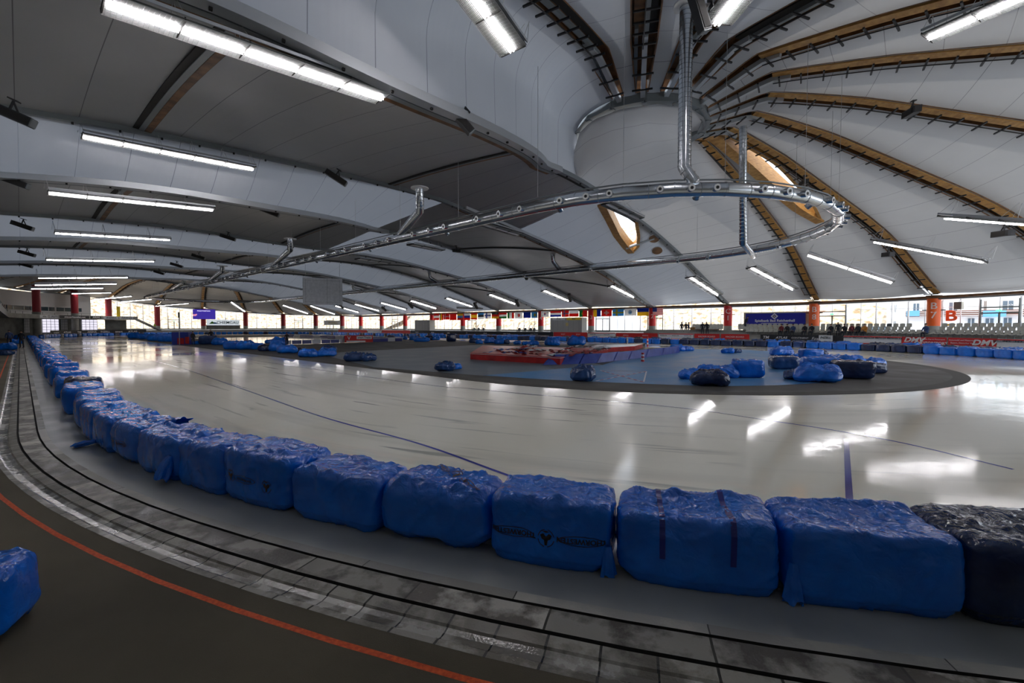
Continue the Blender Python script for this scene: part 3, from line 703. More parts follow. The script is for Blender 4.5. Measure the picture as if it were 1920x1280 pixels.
# ------------------------------------------------------------ foam bags in plastic
def bag_mesh(name, lx, ly, h, seed, mt, n=14, k=4.5, lump=1.0, sack=0.0, flat_top=0.0):
    """box-like foam block in a loose plastic bag: rounded, bulging, with folds and a slumped top; origin at the base centre"""
    bm = bmesh.new(); V = {}; sv = Vector((seed*3.7, seed*1.3, seed*2.1))
    def vert(i, j, q):
        key = tuple(round(c*n) for c in q)
        if key in V: return V[key]
        p = Vector(q); m = (abs(p.x)**k+abs(p.y)**k+abs(p.z)**k)**(1/k); p = p/m
        nrm = p.normalized()
        x, y, z = p.x*lx/2, p.y*ly/2, (p.z+1)*h/2
        P = Vector((x, y, z))
        topw = max(0, p.z)**4
        big = noise.noise(P*1.5+sv)*.045*lump
        f1 = noise.noise(Vector((P.x*2.2+P.z*2.0, P.y*2.2, P.z*1.2-P.x*.8))+sv*2); r1 = max(0, 1-abs(f1)*7)
        f2 = noise.noise(Vector((P.x*4+P.z*3, P.y*4, P.z*2.5))+sv*3); r2 = max(0, 1-abs(f2)*6)
        f3 = noise.noise(P*9+sv*4); r3 = max(0, 1-abs(f3)*5)
        d = big+lump*((.016*r1+.008*r2)*(.7+.9*topw)+.012*r3*topw)+.004*noise.noise(P*17+sv)
        # belly of the sides, folds running down from the corners
        d += .03*(1-p.z*p.z)*(1-min(1, abs(p.x*p.y)))
        d += lump*.010*math.sin(math.atan2(p.y*ly, p.x*lx)*9+seed+3*f1)*(1-abs(p.z))*.6
        P += nrm*d
        # slumped top plus a ridge of loose film along one edge
        P.z -= topw*h*.06*(1-p.x*p.x)*(1-p.y*p.y)*(1+noise.noise(sv+P))
        P.z += topw*h*.10*math.exp(-((p.y-.75*math.sin(seed))**2)/.02)*max(0, .4+noise.noise(Vector((p.x*3, seed, 0)))) * lump
        if sack:      # pinched ends of a lying sack
            e = abs(p.x)**3; P.y *= 1-sack*.55*e; P.z = P.z*(1-sack*.45*e)
            P.z *= 1-.25*sack*abs(p.y)**2
            P += Vector((0, 0, 1))*sack*.05*math.sin(p.x*7+seed)*topw
        P.z = max(P.z, .0) if P.z > .03 else max(0, P.z*.3)
        if P.z < .10: P.x *= .97; P.y *= .97
        V[key] = bm.verts.new(P); return V[key]
    for ax in range(3):
        for sg in (-1, 1):
            for a in range(n):
                for b in range(n):
                    c = []
                    for (da, db) in ((0, 0), (1, 0), (1, 1), (0, 1)):
                        u, v = math.tan((2*(a+da)/n-1)*.7854)*1, math.tan((2*(b+db)/n-1)*.7854)
                        u, v = round(u, 5), round(v, 5)
                        q = [0, 0, 0]; q[ax] = sg; q[(ax+1) % 3] = u; q[(ax+2) % 3] = v; c.append(q)
                    vs_ = []
                    for q in c:
                        key = tuple(round(z*1e4) for z in q)
                        if key not in KV: KV[key] = tuple(q)
                        vs_.append(vert(0, 0, tuple(q)))
                    if len(set(vs_)) < 4: continue
                    try: f = bm.faces.new(vs_ if sg > 0 else vs_[::-1]); f.smooth = True
                    except ValueError: pass
    bmesh.ops.recalc_face_normals(bm, faces=bm.faces)
    me = bpy.data.meshes.new(name); bm.to_mesh(me); bm.free(); me.materials.append(M[mt]); return me
KV = {}
def vkey_fix(): pass
def flap_mesh(name, w_, l_, seed, mt, pleats=6):
    """gathered loose end of the plastic: a pleated fan from a narrow neck"""
    mb = MB(); rows = []; n = 36
    for i in range(9):
        x = i/8; row = []
        for j in range(n):
            a = 2*PI*j/n; rr = lerp(.035, w_/2, x**.8)*(1+.22*x*math.sin(a*pleats+seed)); th = lerp(1, .38, x)
            row.append(Vector((math.cos(a)*rr, l_*x+.03*x*math.sin(a*pleats*.5+seed*2), math.sin(a)*rr*th+.02*noise.noise(Vector((x*4, a, seed))))))
        rows.append(row)
    mb.grid(rows, mt, closed=True)
    o = mb.build(name, smooth=True); me = o.data; bpy.data.objects.remove(o); return me
def project_mesh(o, bvh, origin, nrm, right, up, off=.004):
    """drape flat artwork (x right, y up) onto the bag surface along -nrm"""
    for v in o.data.vertices:
        s_ = origin+right*v.co.x+up*v.co.y+nrm*.6
        hit = bvh.ray_cast(s_, -nrm)
        v.co = (hit[0]+nrm*off) if hit[0] is not None else origin+right*v.co.x+up*v.co.y
    o.data.update()
def arcpos(phi, r): a = math.radians(phi); return W(-math.sin(a)*r, math.cos(a)*r)
# the near row, each one its own block: (phi0, phi1, height, depth, material, seed, label)
NEAR = [
 (145.6, 148.75, .74, .86, 'navy', 3, 'dark navy bag cut off by the right edge of the picture'),
 (148.85, 151.35, .72, .84, 'blue', 11, 'largest bright blue bag, second from the right, film folded over its top right corner'),
 (151.5, 154.2, .70, .80, 'blue', 5, 'blue bag with two strips of dark tape over its top'),
 (154.35, 156.75, .70, .80, 'blue', 8, 'blue bag with two black oval prints and a round emblem on its face'),
 (156.9, 159.45, .68, .86, 'blue', 21, 'crumpled blue bag with print on its top and a pointed fold down its front'),
 (159.6, 162.2, .66, .78, 'blue', 14, 'plain boxy blue bag between the crumpled printed one and the tall one'),
 (162.3, 164.95, .74, .84, 'blue', 32, 'tall blue bag with small black prints on its face'),
 (165.0, 167.3, .70, .80, 'blue', 27, 'smooth blue bag left of the tall one with the small black prints'),
 (167.35, 170.0, .70, .84, 'blue', 41, 'blue bag with a gathered loose end hanging like a pouch at its corner'),
 (170.1, 172.8, .72, .90, 'blue', 50, 'blue bag with heavily crinkled shiny top and a wing of loose film'),
 (172.9, 175.4, .70, .86, 'blue', 61, 'blue bag with a small tied tail lying at its foot'),
 (175.5, 177.9, .72, .86, 'blue', 66, 'rounded blue bag with many fine folds in the left part of the row'),
]
_r = 30.33
def nvert_fix(me): return me
protos = {}
for i, (p0, p1, h, dp, mt, seed, label) in enumerate(NEAR):
    pc = (p0+p1)/2; rc = _r-dp/2; wd = math.radians(p1-p0)*rc*1.03
    pos = arcpos(pc, rc); n_out = (pos-C0).normalized(); ang = math.atan2(-n_out.x, n_out.y)   # local y points outward (to the camera side)
    e = empty('foam_bag', pos, ang, label, 'foam bag', 'plastic wrapped foam bags of the near barrier')
    me = bag_mesh('bag_body', wd, dp, h, seed, mt, n=44 if i < 9 else 30, k=8 if i not in (4, 9) else 4.2, lump=1.1 if i != 4 else 1.6)
    b = bpy.data.objects.new('wrapped_body', me); COL.objects.link(b); b.parent = e
    bvh = BVHTree.FromPolygons([v.co.copy() for v in me.vertices], [tuple(p.vertices) for p in me.polygons])
    Y = Vector((0, 1, 0)); Z = Vector((0, 0, 1)); X = Vector((-1, 0, 0))   # X: towards the viewer's right
    def art(name, build, org, nrm=Y, right=X, up=Z):
        o = build(); o.name = name; project_mesh(o, bvh, Vector(org), Vector(nrm), right, up); o.parent = e; return o
    def ring_art(a, b_, wd_, n_=48, sub=1):
        def f():
            mb = MB()
            for s_ in range(sub):
                k_ = 1-s_*.16
                mb.grid([[Vector((math.cos(2*PI*j/n_)*(a*k_-q), math.sin(2*PI*j/n_)*(b_*k_-q*.6), 0)) for j in range(n_+1)] for q in (0, wd_)], 'ink')
            return mb.build('print')
        return f
    def word(x, z, rot=True, sz=.075, on='front'):
        f = lambda: text_mesh('THORWESTEN', sz, 'ink', 'print', None, 0, bold=.002)
        if on == 'front':
            art('printed_name', f, (x, .0, z), Y, -X if rot else X, -Z if rot else Z)
            art('printed_oval', ring_art(.235, .052, .012), (x, 0, z))
        else:
            r_ = Vector((-.8, .6, 0)); u_ = Vector((.6, .8, 0))*-1
            art('printed_name', f, (x, z, .5), Z, r_, u_); art('printed_oval', ring_art(.22, .055, .012), (x, z, .5), Z, r_, u_)
    def emblem(x, z, nrm=Y, up=Z):
        def f():
            mb = MB()
            for r0, r1 in ((.088, .080),):
                for q in range(4):
                    aa = [2*PI*(q+.12+.76*j/8)/4 for j in range(9)]
                    mb.grid([[Vector((math.cos(a)*r, math.sin(a)*r, 0)) for a in aa] for r in (r0, r1)], 'ink')
            W_ = [(-.06, .03), (-.03, .045), (0, .015), (.03, .045), (.06, .03), (.045, -.01), (.02, -.02), (.012, -.07), (-.012, -.07), (-.02, -.02), (-.045, -.01)]
            c = Vector((0, 0, 0))
            for a_, b_ in zip(W_, W_[1:]+W_[:1]): mb.face([c, Vector((*a_, 0)), Vector((*b_, 0))], 'ink')
            mb.face([Vector((-.045, .065, 0)), Vector((0, .052, 0)), Vector((.035, .062, 0)), Vector((0, .074, 0))], 'ink')
            return mb.build('print')
        art('printed_emblem', f, (x, 0 if nrm == Y else z, z if nrm == Y else .5), nrm, X, up)
    if i == 3: word(.36, .34); emblem(.0, .33); word(-.36, .34)
    if i == 4: word(-.36, .12, on='top'); word(.22, -.30, on='top', sz=.06); emblem(-.08, -.12, Z, Vector((0, -1, 0)))
    if i == 6: word(.12, .36, sz=.05); emblem(-.34, .33); emblem(.42, .38)
    if i == 9: word(-.15, .36, sz=.06); emblem(.3, .34)
    if i == 2:
        for x in (.30, -.32):
            mb = MB(); L_ = []
            for q in range(26):      # over the top and down the front
                if q < 14: s0, nr = Vector((x, -.32+.80*q/14*.95, 1.4)), Vector((0, 0, 1))
                else: s0, nr = Vector((x, 1.2, h-.06-(q-14)*.032)), Vector((0, 1, 0))
                row = []
                for wv in (-.026, .026):
                    hit = bvh.ray_cast(s0+Vector((wv, 0, 0)), -nr)
                    row.append((hit[0]+nr*.006) if hit[0] is not None else None)
                if None not in row: L_.append(row)
            mb.grid(L_, 'tape'); mb.build('tape_strip', e)
    def flap(x, y, z, w_, l_, rx, rz, sd, s3=(1, 1, 1)):
        f = bpy.data.objects.new('gathered_end', flap_mesh('gathered_end', w_, l_, sd, mt)); COL.objects.link(f); f.parent = e; f.location = (x, y, z); f.rotation_euler = (rx, 0, rz); f.scale = s3
    if i == 1: flap(-wd/2+.04, .28, h*.80, .30, .26, -.5, 2.4, 2); flap(wd/2-.05, .36, .36, .16, .34, -1.4, -.3, 5)
    if i == 3: flap(-wd/2+.03, .34, .30, .15, .30, -1.45, .3, 7)
    if i == 8: flap(-wd/2+.12, .40, .42, .36, .36, -1.2, -.4, 4, (1, 1, 1.3))
    if i == 9: flap(-wd/2+.25, -.05, h-.06, .36, .42, .15, 2.0, 9)
    if i == 10: flap(wd/2-.4, .42, .12, .22, .34, -.15, -.5, 3)
    if i == 6: flap(wd/2-.06, .1, h*.85, .28, .24, .3, -1.2, 6)
# shared meshes for the rest
BV = {}
for mt in ('blue', 'navy', 'slate'):
    for v in range(4): BV[mt, v] = bag_mesh('bag_'+mt, 1.23, .84, .73, 70+v*9+len(mt), mt, n=16, k=6.5, lump=1.3)
LV = {}
for mt in ('blue', 'navy', 'slate'):
    for v in range(3): LV[mt, v] = bag_mesh('sack_'+mt, 1.30, .80, .52, 120+v*7+len(mt), mt, n=24, k=4.0, lump=2.4, sack=.5)
nbag = 0
cname = {'blue': 'bright blue', 'navy': 'dark navy', 'slate': 'dull slate blue'}
def put_bag(pos, ang, mt, label, group, scale=1.0, kind=BV, v=None):
    global nbag; nbag += 1
    me = kind[mt, (nbag*7+3) % (4 if kind is BV else 3) if v is None else v]
    o = bpy.data.objects.new('foam_bag', me); COL.objects.link(o); o.location = pos; o.rotation_euler = (0, 0, ang+(PI if nbag % 2 else 0)); o.scale = (scale,)*3 if not isinstance(scale, tuple) else scale
    return tag(o, label, 'foam bag', group)
def face_ang(n_out): return math.atan2(-n_out.x, n_out.y)
# further along the near straight
s = -.15; i = 0
while s < L-2:
    pos = W(s, -29.9+.12*math.sin(i*2.1)); lab = 'blue foam bag of the receding row on the left straight'
    if i < 5: lab = ['shiny blue bag where the near row straightens', 'creased blue bag next beyond where the row straightens', 'blue bag with a pale glossy band on top, left row', 'blue bag with a dark strap, left row going away', 'small looking blue bag level with the dark strapped one'][i]
    put_bag(pos, face_ang(-N)+.06*math.sin(i*5), 'navy' if i in (4, 19) else 'blue', lab if i < 5 else ('dark blue foam bag of the receding left row' if i == 19 else lab), 'blue bags of the receding left row', (1, 1, 1+.08*math.sin(i*3.3)))
    s += 1.42; i += 1
# far end turn, inner face at r 27.8
nfe = int(math.pi*28.3/1.4)
for i in range(nfe):
    a = PI*(i+.5)/nfe; n_ = D*math.sin(a)-N*math.cos(a); c = 'navy' if (i*7) % 11 in (3, 8) else 'blue'
    put_bag(C1p+n_*28.4, face_ang(n_), c, ('blue' if c == 'blue' else 'navy')+' foam bag of the row closing the distant turn', ('blue' if c == 'blue' else 'navy')+' bags at the distant turn')
# far straight and the right-hand turn, in the photograph's order of colours from the right edge
PAT = 'bbbbbbnnnnbbbbnnbnnnnnnnnbnbbnbbbbbbnbnbbbnnbnnbbbbnnbbbnbbnnnbbbbnbbnbbnnbbbbbnbbbnbbbnnbbbbnbbbbbbnbbb'
arc = 0; total = None; seq = []
def far_pos(d, r):      # d: distance measured from the right frame edge (world angle 3 deg) towards the far straight
    a0 = math.radians(-2); La = (ANG-a0)*28
    if d < La: th = a0+d/28; n_ = Vector((math.cos(th), math.sin(th), 0)); return C0+n_*r, n_
    return W(d-La, r), N
d = 0; i = 0
while d < math.radians(50)*28+L-.8:
    c = {'b': 'blue', 'n': 'navy'}[PAT[i % len(PAT)]]
    p, n_ = far_pos(d, 28.25); where = 'right-hand turn' if d < 26 else 'far straight'
    put_bag(p, face_ang(n_), c, '%s foam bag in the front row along the %s' % (cname[c], where), '%s front row bags, %s' % (cname[c], where), (1.0, 1, 1+.05*math.sin(i*2.7)))
    d += 1.31 if i not in (3, 15) else 1.36; i += 1
d = .5; i = 0
while d < 92:
    if R.random() < .80:
        c = ('navy', 'slate', 'blue')[(i*5+i//3) % 3] if d < 60 else 'blue'
        p, n_ = far_pos(d, 29.45+.12*math.sin(i*1.7)); where = 'right-hand turn' if d < 26 else 'far straight'
        put_bag(p, face_ang(n_)+R.uniform(-.3, .3), c, '%s bag peeping over the front row along the %s' % (cname[c], where), '%s second row bags, %s' % (cname[c], where), (1, .95, 1.08+.16*R.random()))
    d += 1.42; i += 1

# ------------------------------------------------------------ infield
M['infield'], _ = vary(mat('infield_asphalt', (.05, .045, .04), .75), (.050, .046, .042), (.085, .078, .070), .5, 7, rough=(.55, .85))
M['greyfloor'], _ = vary(mat('grey_blue_floor', (.13, .16, .19), .35), (.105, .13, .155), (.16, .19, .22), .5, 5, rough=(.4, .55))
M['bluefloor'], _ = vary(mat('light_blue_floor', (.05, .2, .42), .35), (.045, .17, .37), (.065, .23, .47), .6, 5, rough=(.4, .55))
mb = MB()
P = [[QP(q, r, .012) for r in (R_IN-.55, 6, .01)] for q in QS]
mb.grid(P, 'infield'); struct(mb, 'floor')
M['infield_kerb'] = mat('infield_kerb', (.075, .07, .062), .9)
strip('trim_60', [(R_IN-.62, .014), (R_IN, .014), (R_IN+.005, -.06)], 'infield_kerb')
def poly_floor(name, px, m, z, clip=None):
    pts = [at(x, y, z) for x, y in px]; mb = MB(); mb.face(pts, m); return struct(mb, name)
poly_floor('floor', [(600, 664), (640, 660), (905, 646), (960, 650), (1130, 684), (905, 704), (700, 688)], 'greyfloor', .018)
poly_floor('floor', [(905, 703.5), (1130, 684), (1200, 662), (1285, 654), (1400, 655.5), (1480, 661), (1560, 680), (1600, 706), (1545, 717), (1460, 722), (1370, 723.5), (1280, 722), (1150, 717), (1020, 711)], 'bluefloor', .022)
# crossed barrier tape on the floor
mb = MB(); A_, B_, C_, D_ = at(1117, 714, .03), at(1212, 696, .03), at(1125, 694, .03), at(1207, 716, .03)
M['tape_w'] = mat('white_tape', (.62, .6, .62), .4); M['tape_r'] = mat('red_tape', (.55, .05, .06), .4)
for a, b in ((A_, B_), (C_, D_), (C_, B_), (B_, D_)):
    nseg = 16 if (a, b) in ((A_, B_), (C_, D_)) else 6
    for j in range(nseg): mb.bar(a.lerp(b, j/nseg), a.lerp(b, (j+1)/nseg), .07, .006, ('tape_w', 'tape_r')[j % 2] if nseg == 16 else 'tape_w')
tag(mb.build('barrier_tape'), 'red and white barrier tape crossed flat on the light blue floor', 'tape')
# hockey ice patch and boards in the middle of the infield
mb = MB(); mb.face([W(46, -8, .025), W(92, -8, .025), W(92, 10, .025), W(46, 10, .025)], 'ice'); struct(mb, 'floor')
M['board_blue'] = mat('board_blue', (.02, .03, .22), .3); M['board_white'] = mat('board_white', (.55, .57, .62), .3)
e = empty('rink_board', W(63, 1), 0, 'low dashed white and blue boards round the small inner ice patch', 'rink boards')
for a, b in (((46, 10.3), (92, 10.3)), ((46, -8.3), (46, 10.3))):
    for j in range(14):
        p, q = W(lerp(a[0], b[0], j/14), lerp(a[1], b[1], j/14), .3), W(lerp(a[0], b[0], (j+.94)/14), lerp(a[1], b[1], (j+.94)/14), .3)
        x = MB(); x.bar(p, q, .08, .5, 'board_blue' if j % 3 else 'board_white'); x.bar(p+Vector((0, 0, .27)), q+Vector((0, 0, .27)), .12, .06, 'board_white')
        o = x.build('board_panel'); o.parent = e; o.matrix_parent_inverse = Matrix.Translation(-W(63, 1))
# loose sacks: (centre px, base px y, width px, colour, long axis turn, label)
SACKS = [
 (664, 679, 36, 'slate', .2, 'dull blue bag, left one of a pair alone on the dark infield'), (688, 679, 30, 'slate', .8, 'dull blue bag, right one of the pair alone on the dark infield'),
 (832, 698, 36, 'slate', .3, 'dark blue sack beside a bright one by the track edge, screen centre'), (856, 694, 22, 'blue', .9, 'small bright blue sack leaning on a dark one by the track edge'),
 (1096, 716, 46, 'slate', .5, 'round dark blue sack left of the crossed tape'),
 (1298, 712, 42, 'blue', .6, 'bright blue sack, leftmost of the group of four at lower centre right'), (1334, 725, 62, 'navy', -.2, 'navy sack in front of the lower group on the blue floor'),
 (1363, 710, 48, 'blue', .1, 'bright blue sack in the middle of the lower group'), (1408, 710, 52, 'blue', .3, 'bright blue upright bag at the right of the lower group'),
 (1331, 702, 34, 'blue', .4, 'bright blue sack behind the navy one of the lower group'),
 (1471, 669, 38, 'blue', .2, 'bright blue sack lying alone at the back of the right group'), (1500, 671, 26, 'blue', .5, 'flattened bright blue sack linking the back of the right group'), (1526, 676, 38, 'blue', .1, 'bright blue block at the back of the right group'), (1540, 671, 30, 'navy', .4, 'navy sack tip behind the back of the right group'),
 (1476, 694, 48, 'slate', .1, 'slate bag at the left of the big right group'), (1492, 713, 38, 'slate', .9, 'crumpled slate sack at the front left of the right group'),
 (1543, 719, 72, 'blue', -.15, 'long bright blue sack in front of the big right group'), (1548, 706, 66, 'blue', .0, 'long bright blue block behind the front sack of the right group'),
 (1565, 685, 50, 'blue', .1, 'flat bright blue sack on the upper side of the right group'), (1608, 712, 66, 'navy', -.05, 'long navy bag at the right front of the right group'), (1644, 702, 38, 'navy', .3, 'navy bag at the far right end of the right group'),
 (1606, 690, 46, 'blue', .1, 'bright blue bag laid over the navy ones of the right group'), (1648, 690, 36, 'blue', .4, 'bright blue bag at the right tip of the right group'),
 (1367, 664, 22, 'blue', .2, 'small bright blue sack by the far inner kerb'), (1384, 663, 16, 'slate', .4, 'small slate sack touching a bright one by the far inner kerb'),
 (1272, 660, 26, 'blue', .1, 'bright blue bag at the right end of the blue ramp'), (1292, 659.5, 20, 'blue', .5, 'smaller bright blue bag at the right end of the blue ramp'),
 (1037, 648, 26, 'blue', .1, 'blue sack with raised corners behind the red mats, left of two'), (1082, 648, 32, 'blue', .1, 'blue sack with raised corners behind the red mats, right of two'),
 (970, 646, 14, 'blue', .7, 'pointed blue sack standing on the far infield edge'), (984, 647, 12, 'blue', .2, 'narrow blue sack, left of the touching three'), (992, 647, 12, 'blue', .3, 'narrow blue sack, middle of the touching three'), (1002, 647, 16, 'blue', .2, 'wide blue sack, right of the touching three'),
 (950, 645, 10, 'slate', .2, 'short upright slate sack on the far infield edge'), (918, 644, 20, 'blue', .3, 'blue sack lying left of the pointed one'), (937, 645, 20, 'blue', .1, 'longer blue sack just left of the short upright slate one'),
 (888, 643, 16, 'slate', .3, 'slate sack behind a blue one at the far edge'), (898, 645, 14, 'blue', .2, 'tiny blue sack before a slate one at the far edge'),
 (845, 640.5, 18, 'navy', .2, 'dark boxy bag standing alone at the far edge'), (805, 638, 16, 'navy', .2, 'navy sack, left of a touching pair'), (817, 638, 14, 'blue', .2, 'blue sack, right of a touching pair'),
 (790, 641, 26, 'blue', .1, 'flat long blue sack lying nearest in the distant cluster'), (775, 638, 16, 'blue', .3, 'blue sack at the back of the distant cluster'), (757, 637, 12, 'blue', .2, 'first small blue sack of the distant cluster'), (733, 634.5, 12, 'navy', .2, 'small navy bag right of the red advertising stand'),
 (577, 671, 32, 'blue', .4, 'bright blue sack, left one of the bright pair nearest the track'), (610, 670, 32, 'blue', .3, 'bright blue sack, right one of the bright pair nearest the track'), (616, 662, 26, 'slate', .3, 'dark sack behind the bright pair nearest the track'),
 (534, 664, 32, 'blue', .2, 'bright blue sack before the standing person'), (556, 663, 18, 'navy', .4, 'navy sack just left of the bright pair'), (497, 660, 26, 'navy', .3, 'dark navy sack in front of the left cluster'),
 (516, 660, 22, 'blue', .5, 'tall bright blue sack left of the standing person'), (521, 648, 28, 'blue', .2, 'bright blue sack with a raised corner behind the left cluster'), (503, 644, 14, 'blue', .7, 'small domed blue sack behind the left cluster'),
 (456, 657, 30, 'blue', .2, 'bright blue bag with knotted end in the left cluster'), (431, 655, 26, 'blue', .1, 'bright blue block at the left of the left cluster'), (480, 657, 20, 'blue', .1, 'bright blue block at the right of the left cluster'),
 (410, 647, 24, 'blue', .3, 'blue bag beside the long navy mat by the person'), (386, 646, 28, 'slate', .0, 'navy bag with a red patch beside the person'), (365, 646, 12, 'blue', .3, 'small blue bag at the feet of the person by the pole'),
 (248, 635, 20, 'blue', 0, 'first long blue cushion at the distant track edge'), (268, 636.5, 20, 'blue', 0, 'second long blue cushion at the distant track edge'), (287, 639, 24, 'blue', 0, 'third long blue cushion at the distant track edge'), (309, 641, 28, 'blue', 0, 'fourth and nearest long blue cushion at the distant track edge'), (328, 639, 14, 'blue', 0, 'blue cushion touching the blue padded pillar'),
 (8, 668, 20, 'slate', .4, 'dark blue bag on the walkway at the left edge'), (7, 658, 24, 'blue', .2, 'light blue bag flat on the walkway behind the dark one'), (27, 645, 16, 'blue', .9, 'light blue bag leaning at the left edge beside the person'), (33, 636, 14, 'blue', .4, 'blue bag behind the left walkway person'),
]
for (cx, by, wp, mt, rz, lab) in SACKS:
    p = at(cx, by-2 if by > 655 else by-.6, .03); Zd = p.y; wd = wp/F*Zd; sc = wd/1.25
    tall = {1096: 1.35, 1408: 1.25, 1565: .75, 534: 1, 845: 1.4, 516: 1.6, 950: 1.5, 1500: .6, 790: .6}.get(cx, 1.0)
    hs = sc*tall*(1.25 if Zd > 45 else 1.08)
    kind = BV if cx in (1408, 1526, 1548, 1608, 1644, 1476, 431, 480, 845, 386) else LV
    if kind is BV: hs *= .80
    put_bag(Vector((p.x, p.y+wd*.22, .03)), rz-.28*(1 if p.x > 0 else -.5), mt, lab, 'loose bags on the infield' if cx > 100 else 'bags on the left walkway', (sc, min(sc*1.0, 1.2), hs), kind)
# bag cut by the left edge in the foreground
e = put_bag(at(0, 1205, 0)+Vector((-.42, .04, 0)), .5, 'blue', 'dark blue bag cut by the left edge at the bottom', 'bags on the left walkway', (.7, .7, .78), BV, 2)

# ------------------------------------------------------------ ventilation ducts
def duct_pt(q, r=12.1, z=9.0): return QP(q, r, z)
de = empty('ventilation_duct', W(0, 0, 9.0), 0, 'long oval loop of shiny galvanised air duct hanging over the infield', 'air duct')
DR = 12.1
def dloc(p): return Vector(p)-W(0, 0, 9.0)
DQ = []
for i in range(0, 17): a = PI*i/16; DQ.append((-math.sin(a)*DR, math.cos(a)*DR))
nS = 34
for i in range(1, nS): DQ.append((L*i/nS, -DR))
for i in range(0, 17): a = PI*i/16; DQ.append((L+math.sin(a)*DR, -math.cos(a)*DR))
for i in range(1, nS): DQ.append((L*(1-i/nS), DR))
DPTS = [W(a, b, 9.0)+Vector((0, 0, .0)) for a, b in DQ]; DPTS.append(DPTS[0])
def child(mb, name, par, off, smooth=True):
    mb.v = [tuple(Vector(v)-off) for v in mb.v]; return mb.build(name, par, smooth)
off = W(0, 0, 9.0); nD = len(DPTS)
for c0 in range(0, nD-1, 4):      # duct lengths between flanges
    seg = DPTS[c0:c0+5]; mb = MB(); mb.tube(seg, .33, 'galv', 18, caps=False)
    for p, q in zip(seg, seg[1:]):
        d_ = (q-p).normalized(); mb.tube([p-d_*.03, p+d_*.03], .352, 'galv', 18)
        m_ = p.lerp(q, .5); mb.tube([m_-d_*.015, m_+d_*.015], .338, 'steel', 18)
    child(mb, 'duct_section', de, off)
mb = MB(); RL = [p+Vector((0, 0, .46)) for p in DPTS]; mb.tube(RL, .04, 'steel', 6); child(mb, 'support_rail', de, off)
mb = MB(); mb.tube([0.1*Vector((0, 0, 0)), Vector((0, .30, 0))], .16, 'galv', 14); mb.tube([Vector((0, .295, 0)), Vector((0, .31, 0))], .155, 'white', 14)
mb.tube([Vector((0, .30, 0)), Vector((0, .322, 0))], .075, 'black', 12); mb.tube([Vector((0, .29, 0)), Vector((0, .305, 0))], .175, 'galv', 14)
noz = mb.build('air_nozzle', smooth=True); nzme = noz.data; bpy.data.objects.remove(noz)
nn = 0
for i in range(nD-1):
    a, b = DPTS[i], DPTS[i+1]; near = i < 16 or 16 <= i <= 50
    for x in ((.25, .72) if i % 2 == 0 else (.3,)):
        p = a.lerp(b, x); q_ = DQ[i]; 
        ctr = C0 if q_[0] <= 0 else (C1p if q_[0] >= L else W(q_[0], 0))
        out = Vector((p.x-ctr.x, p.y-ctr.y, 0)).normalized()
        o = bpy.data.objects.new('air_nozzle', nzme); COL.objects.link(o); o.parent = de; nn += 1
        dirv = (out*(1)+Vector((0, 0, -.12))).normalized()
        o.location = p-off+dirv*.26; o.rotation_euler = dirv.to_track_quat('Y', 'Z').to_euler()
    if i % 3 == 0:     # downward-inward outlets on the other side
        p = a.lerp(b, .5); ctr = C0 if DQ[i][0] <= 0 else (C1p if DQ[i][0] >= L else W(DQ[i][0], 0))
        out = -Vector((p.x-ctr.x, p.y-ctr.y, 0)).normalized(); dirv = (out+Vector((0, 0, -.6))).normalized()
        o = bpy.data.objects.new('air_nozzle', nzme); COL.objects.link(o); o.parent = de; o.location = p-off+dirv*.24; o.rotation_euler = dirv.to_track_quat('Y', 'Z').to_euler()
# drops from the roof
def drop(px, label, r=.27, collar=True):
    e = empty('duct_drop', px[0], 0, label, 'air duct', 'duct drops from the roof'); off = Vector(px[0])
    mb = MB(); mb.tube(px, r, 'galv', 16)
    for p, q in zip(px, px[1:]):
        n_ = max(2, int((q-p).length/.22)); d_ = (q-p).normalized()
        for j in range(n_): m_ = p.lerp(q, (j+.5)/n_); mb.tube([m_-d_*.018, m_+d_*.018], r+.012, 'galv', 16, caps=False)
    child(mb, 'pipe', e, off)
    if collar:
        mb = MB(); mb.tube([px[0], px[0]+Vector((0, 0, -.06))], r+.30, 'white', 20); child(mb, 'roof_collar', e, off)
a = atZ(1286, -260, 21.0); top_z = 17.6
p1 = atZ(1283, 315, 21.4); drop([Vector((p1.x, p1.y, top_z)), p1, atZ(1302, 343, 21.3)], 'thick ribbed duct coming straight down from the roof onto the near end of the loop', .30)
p0 = atZ(1393, 238, 27.5); drop([p0, atZ(1393, 455, 27.5), atZ(1413, 480, 27.5+9)], 'thinner duct running down behind the loop towards its far run', .22, False)
for k, (x0, y0, x1, y1, x2, y2, s_) in enumerate(((787, 352, 787, 395, 752, 432, 7), (544, 447, 544, 468, 515, 495, 27.5), (417, 498, 417, 508, 396, 522, 50), (345, 525, 345, 530, 325, 541, 73))):
    Z2 = None
    # plan line of the near duct run (t = -12.1) hit by the view ray
    def onrun(x, t):
        u = (x-960)/F; c_ = C0+N*t   # c_+D*s with X/Z=u
        s2 = (u*c_.y-c_.x)/(D.x-u*D.y); return c_+D*s2
    b = onrun(x2, -12.1); m_ = onrun(x1, -13.6)
    P2 = Vector((b.x, b.y, 9.25)); P1 = atZ(x1, y1, m_.y); P0 = atZ(x0, y0, m_.y)
    drop([P0, P1, P2], ['ribbed duct with an elbow dropping to the near run, closest of its row', 'second elbow duct of the near run going left', 'third elbow duct of the near run going left', 'most distant elbow duct of the near run'][k], .27)
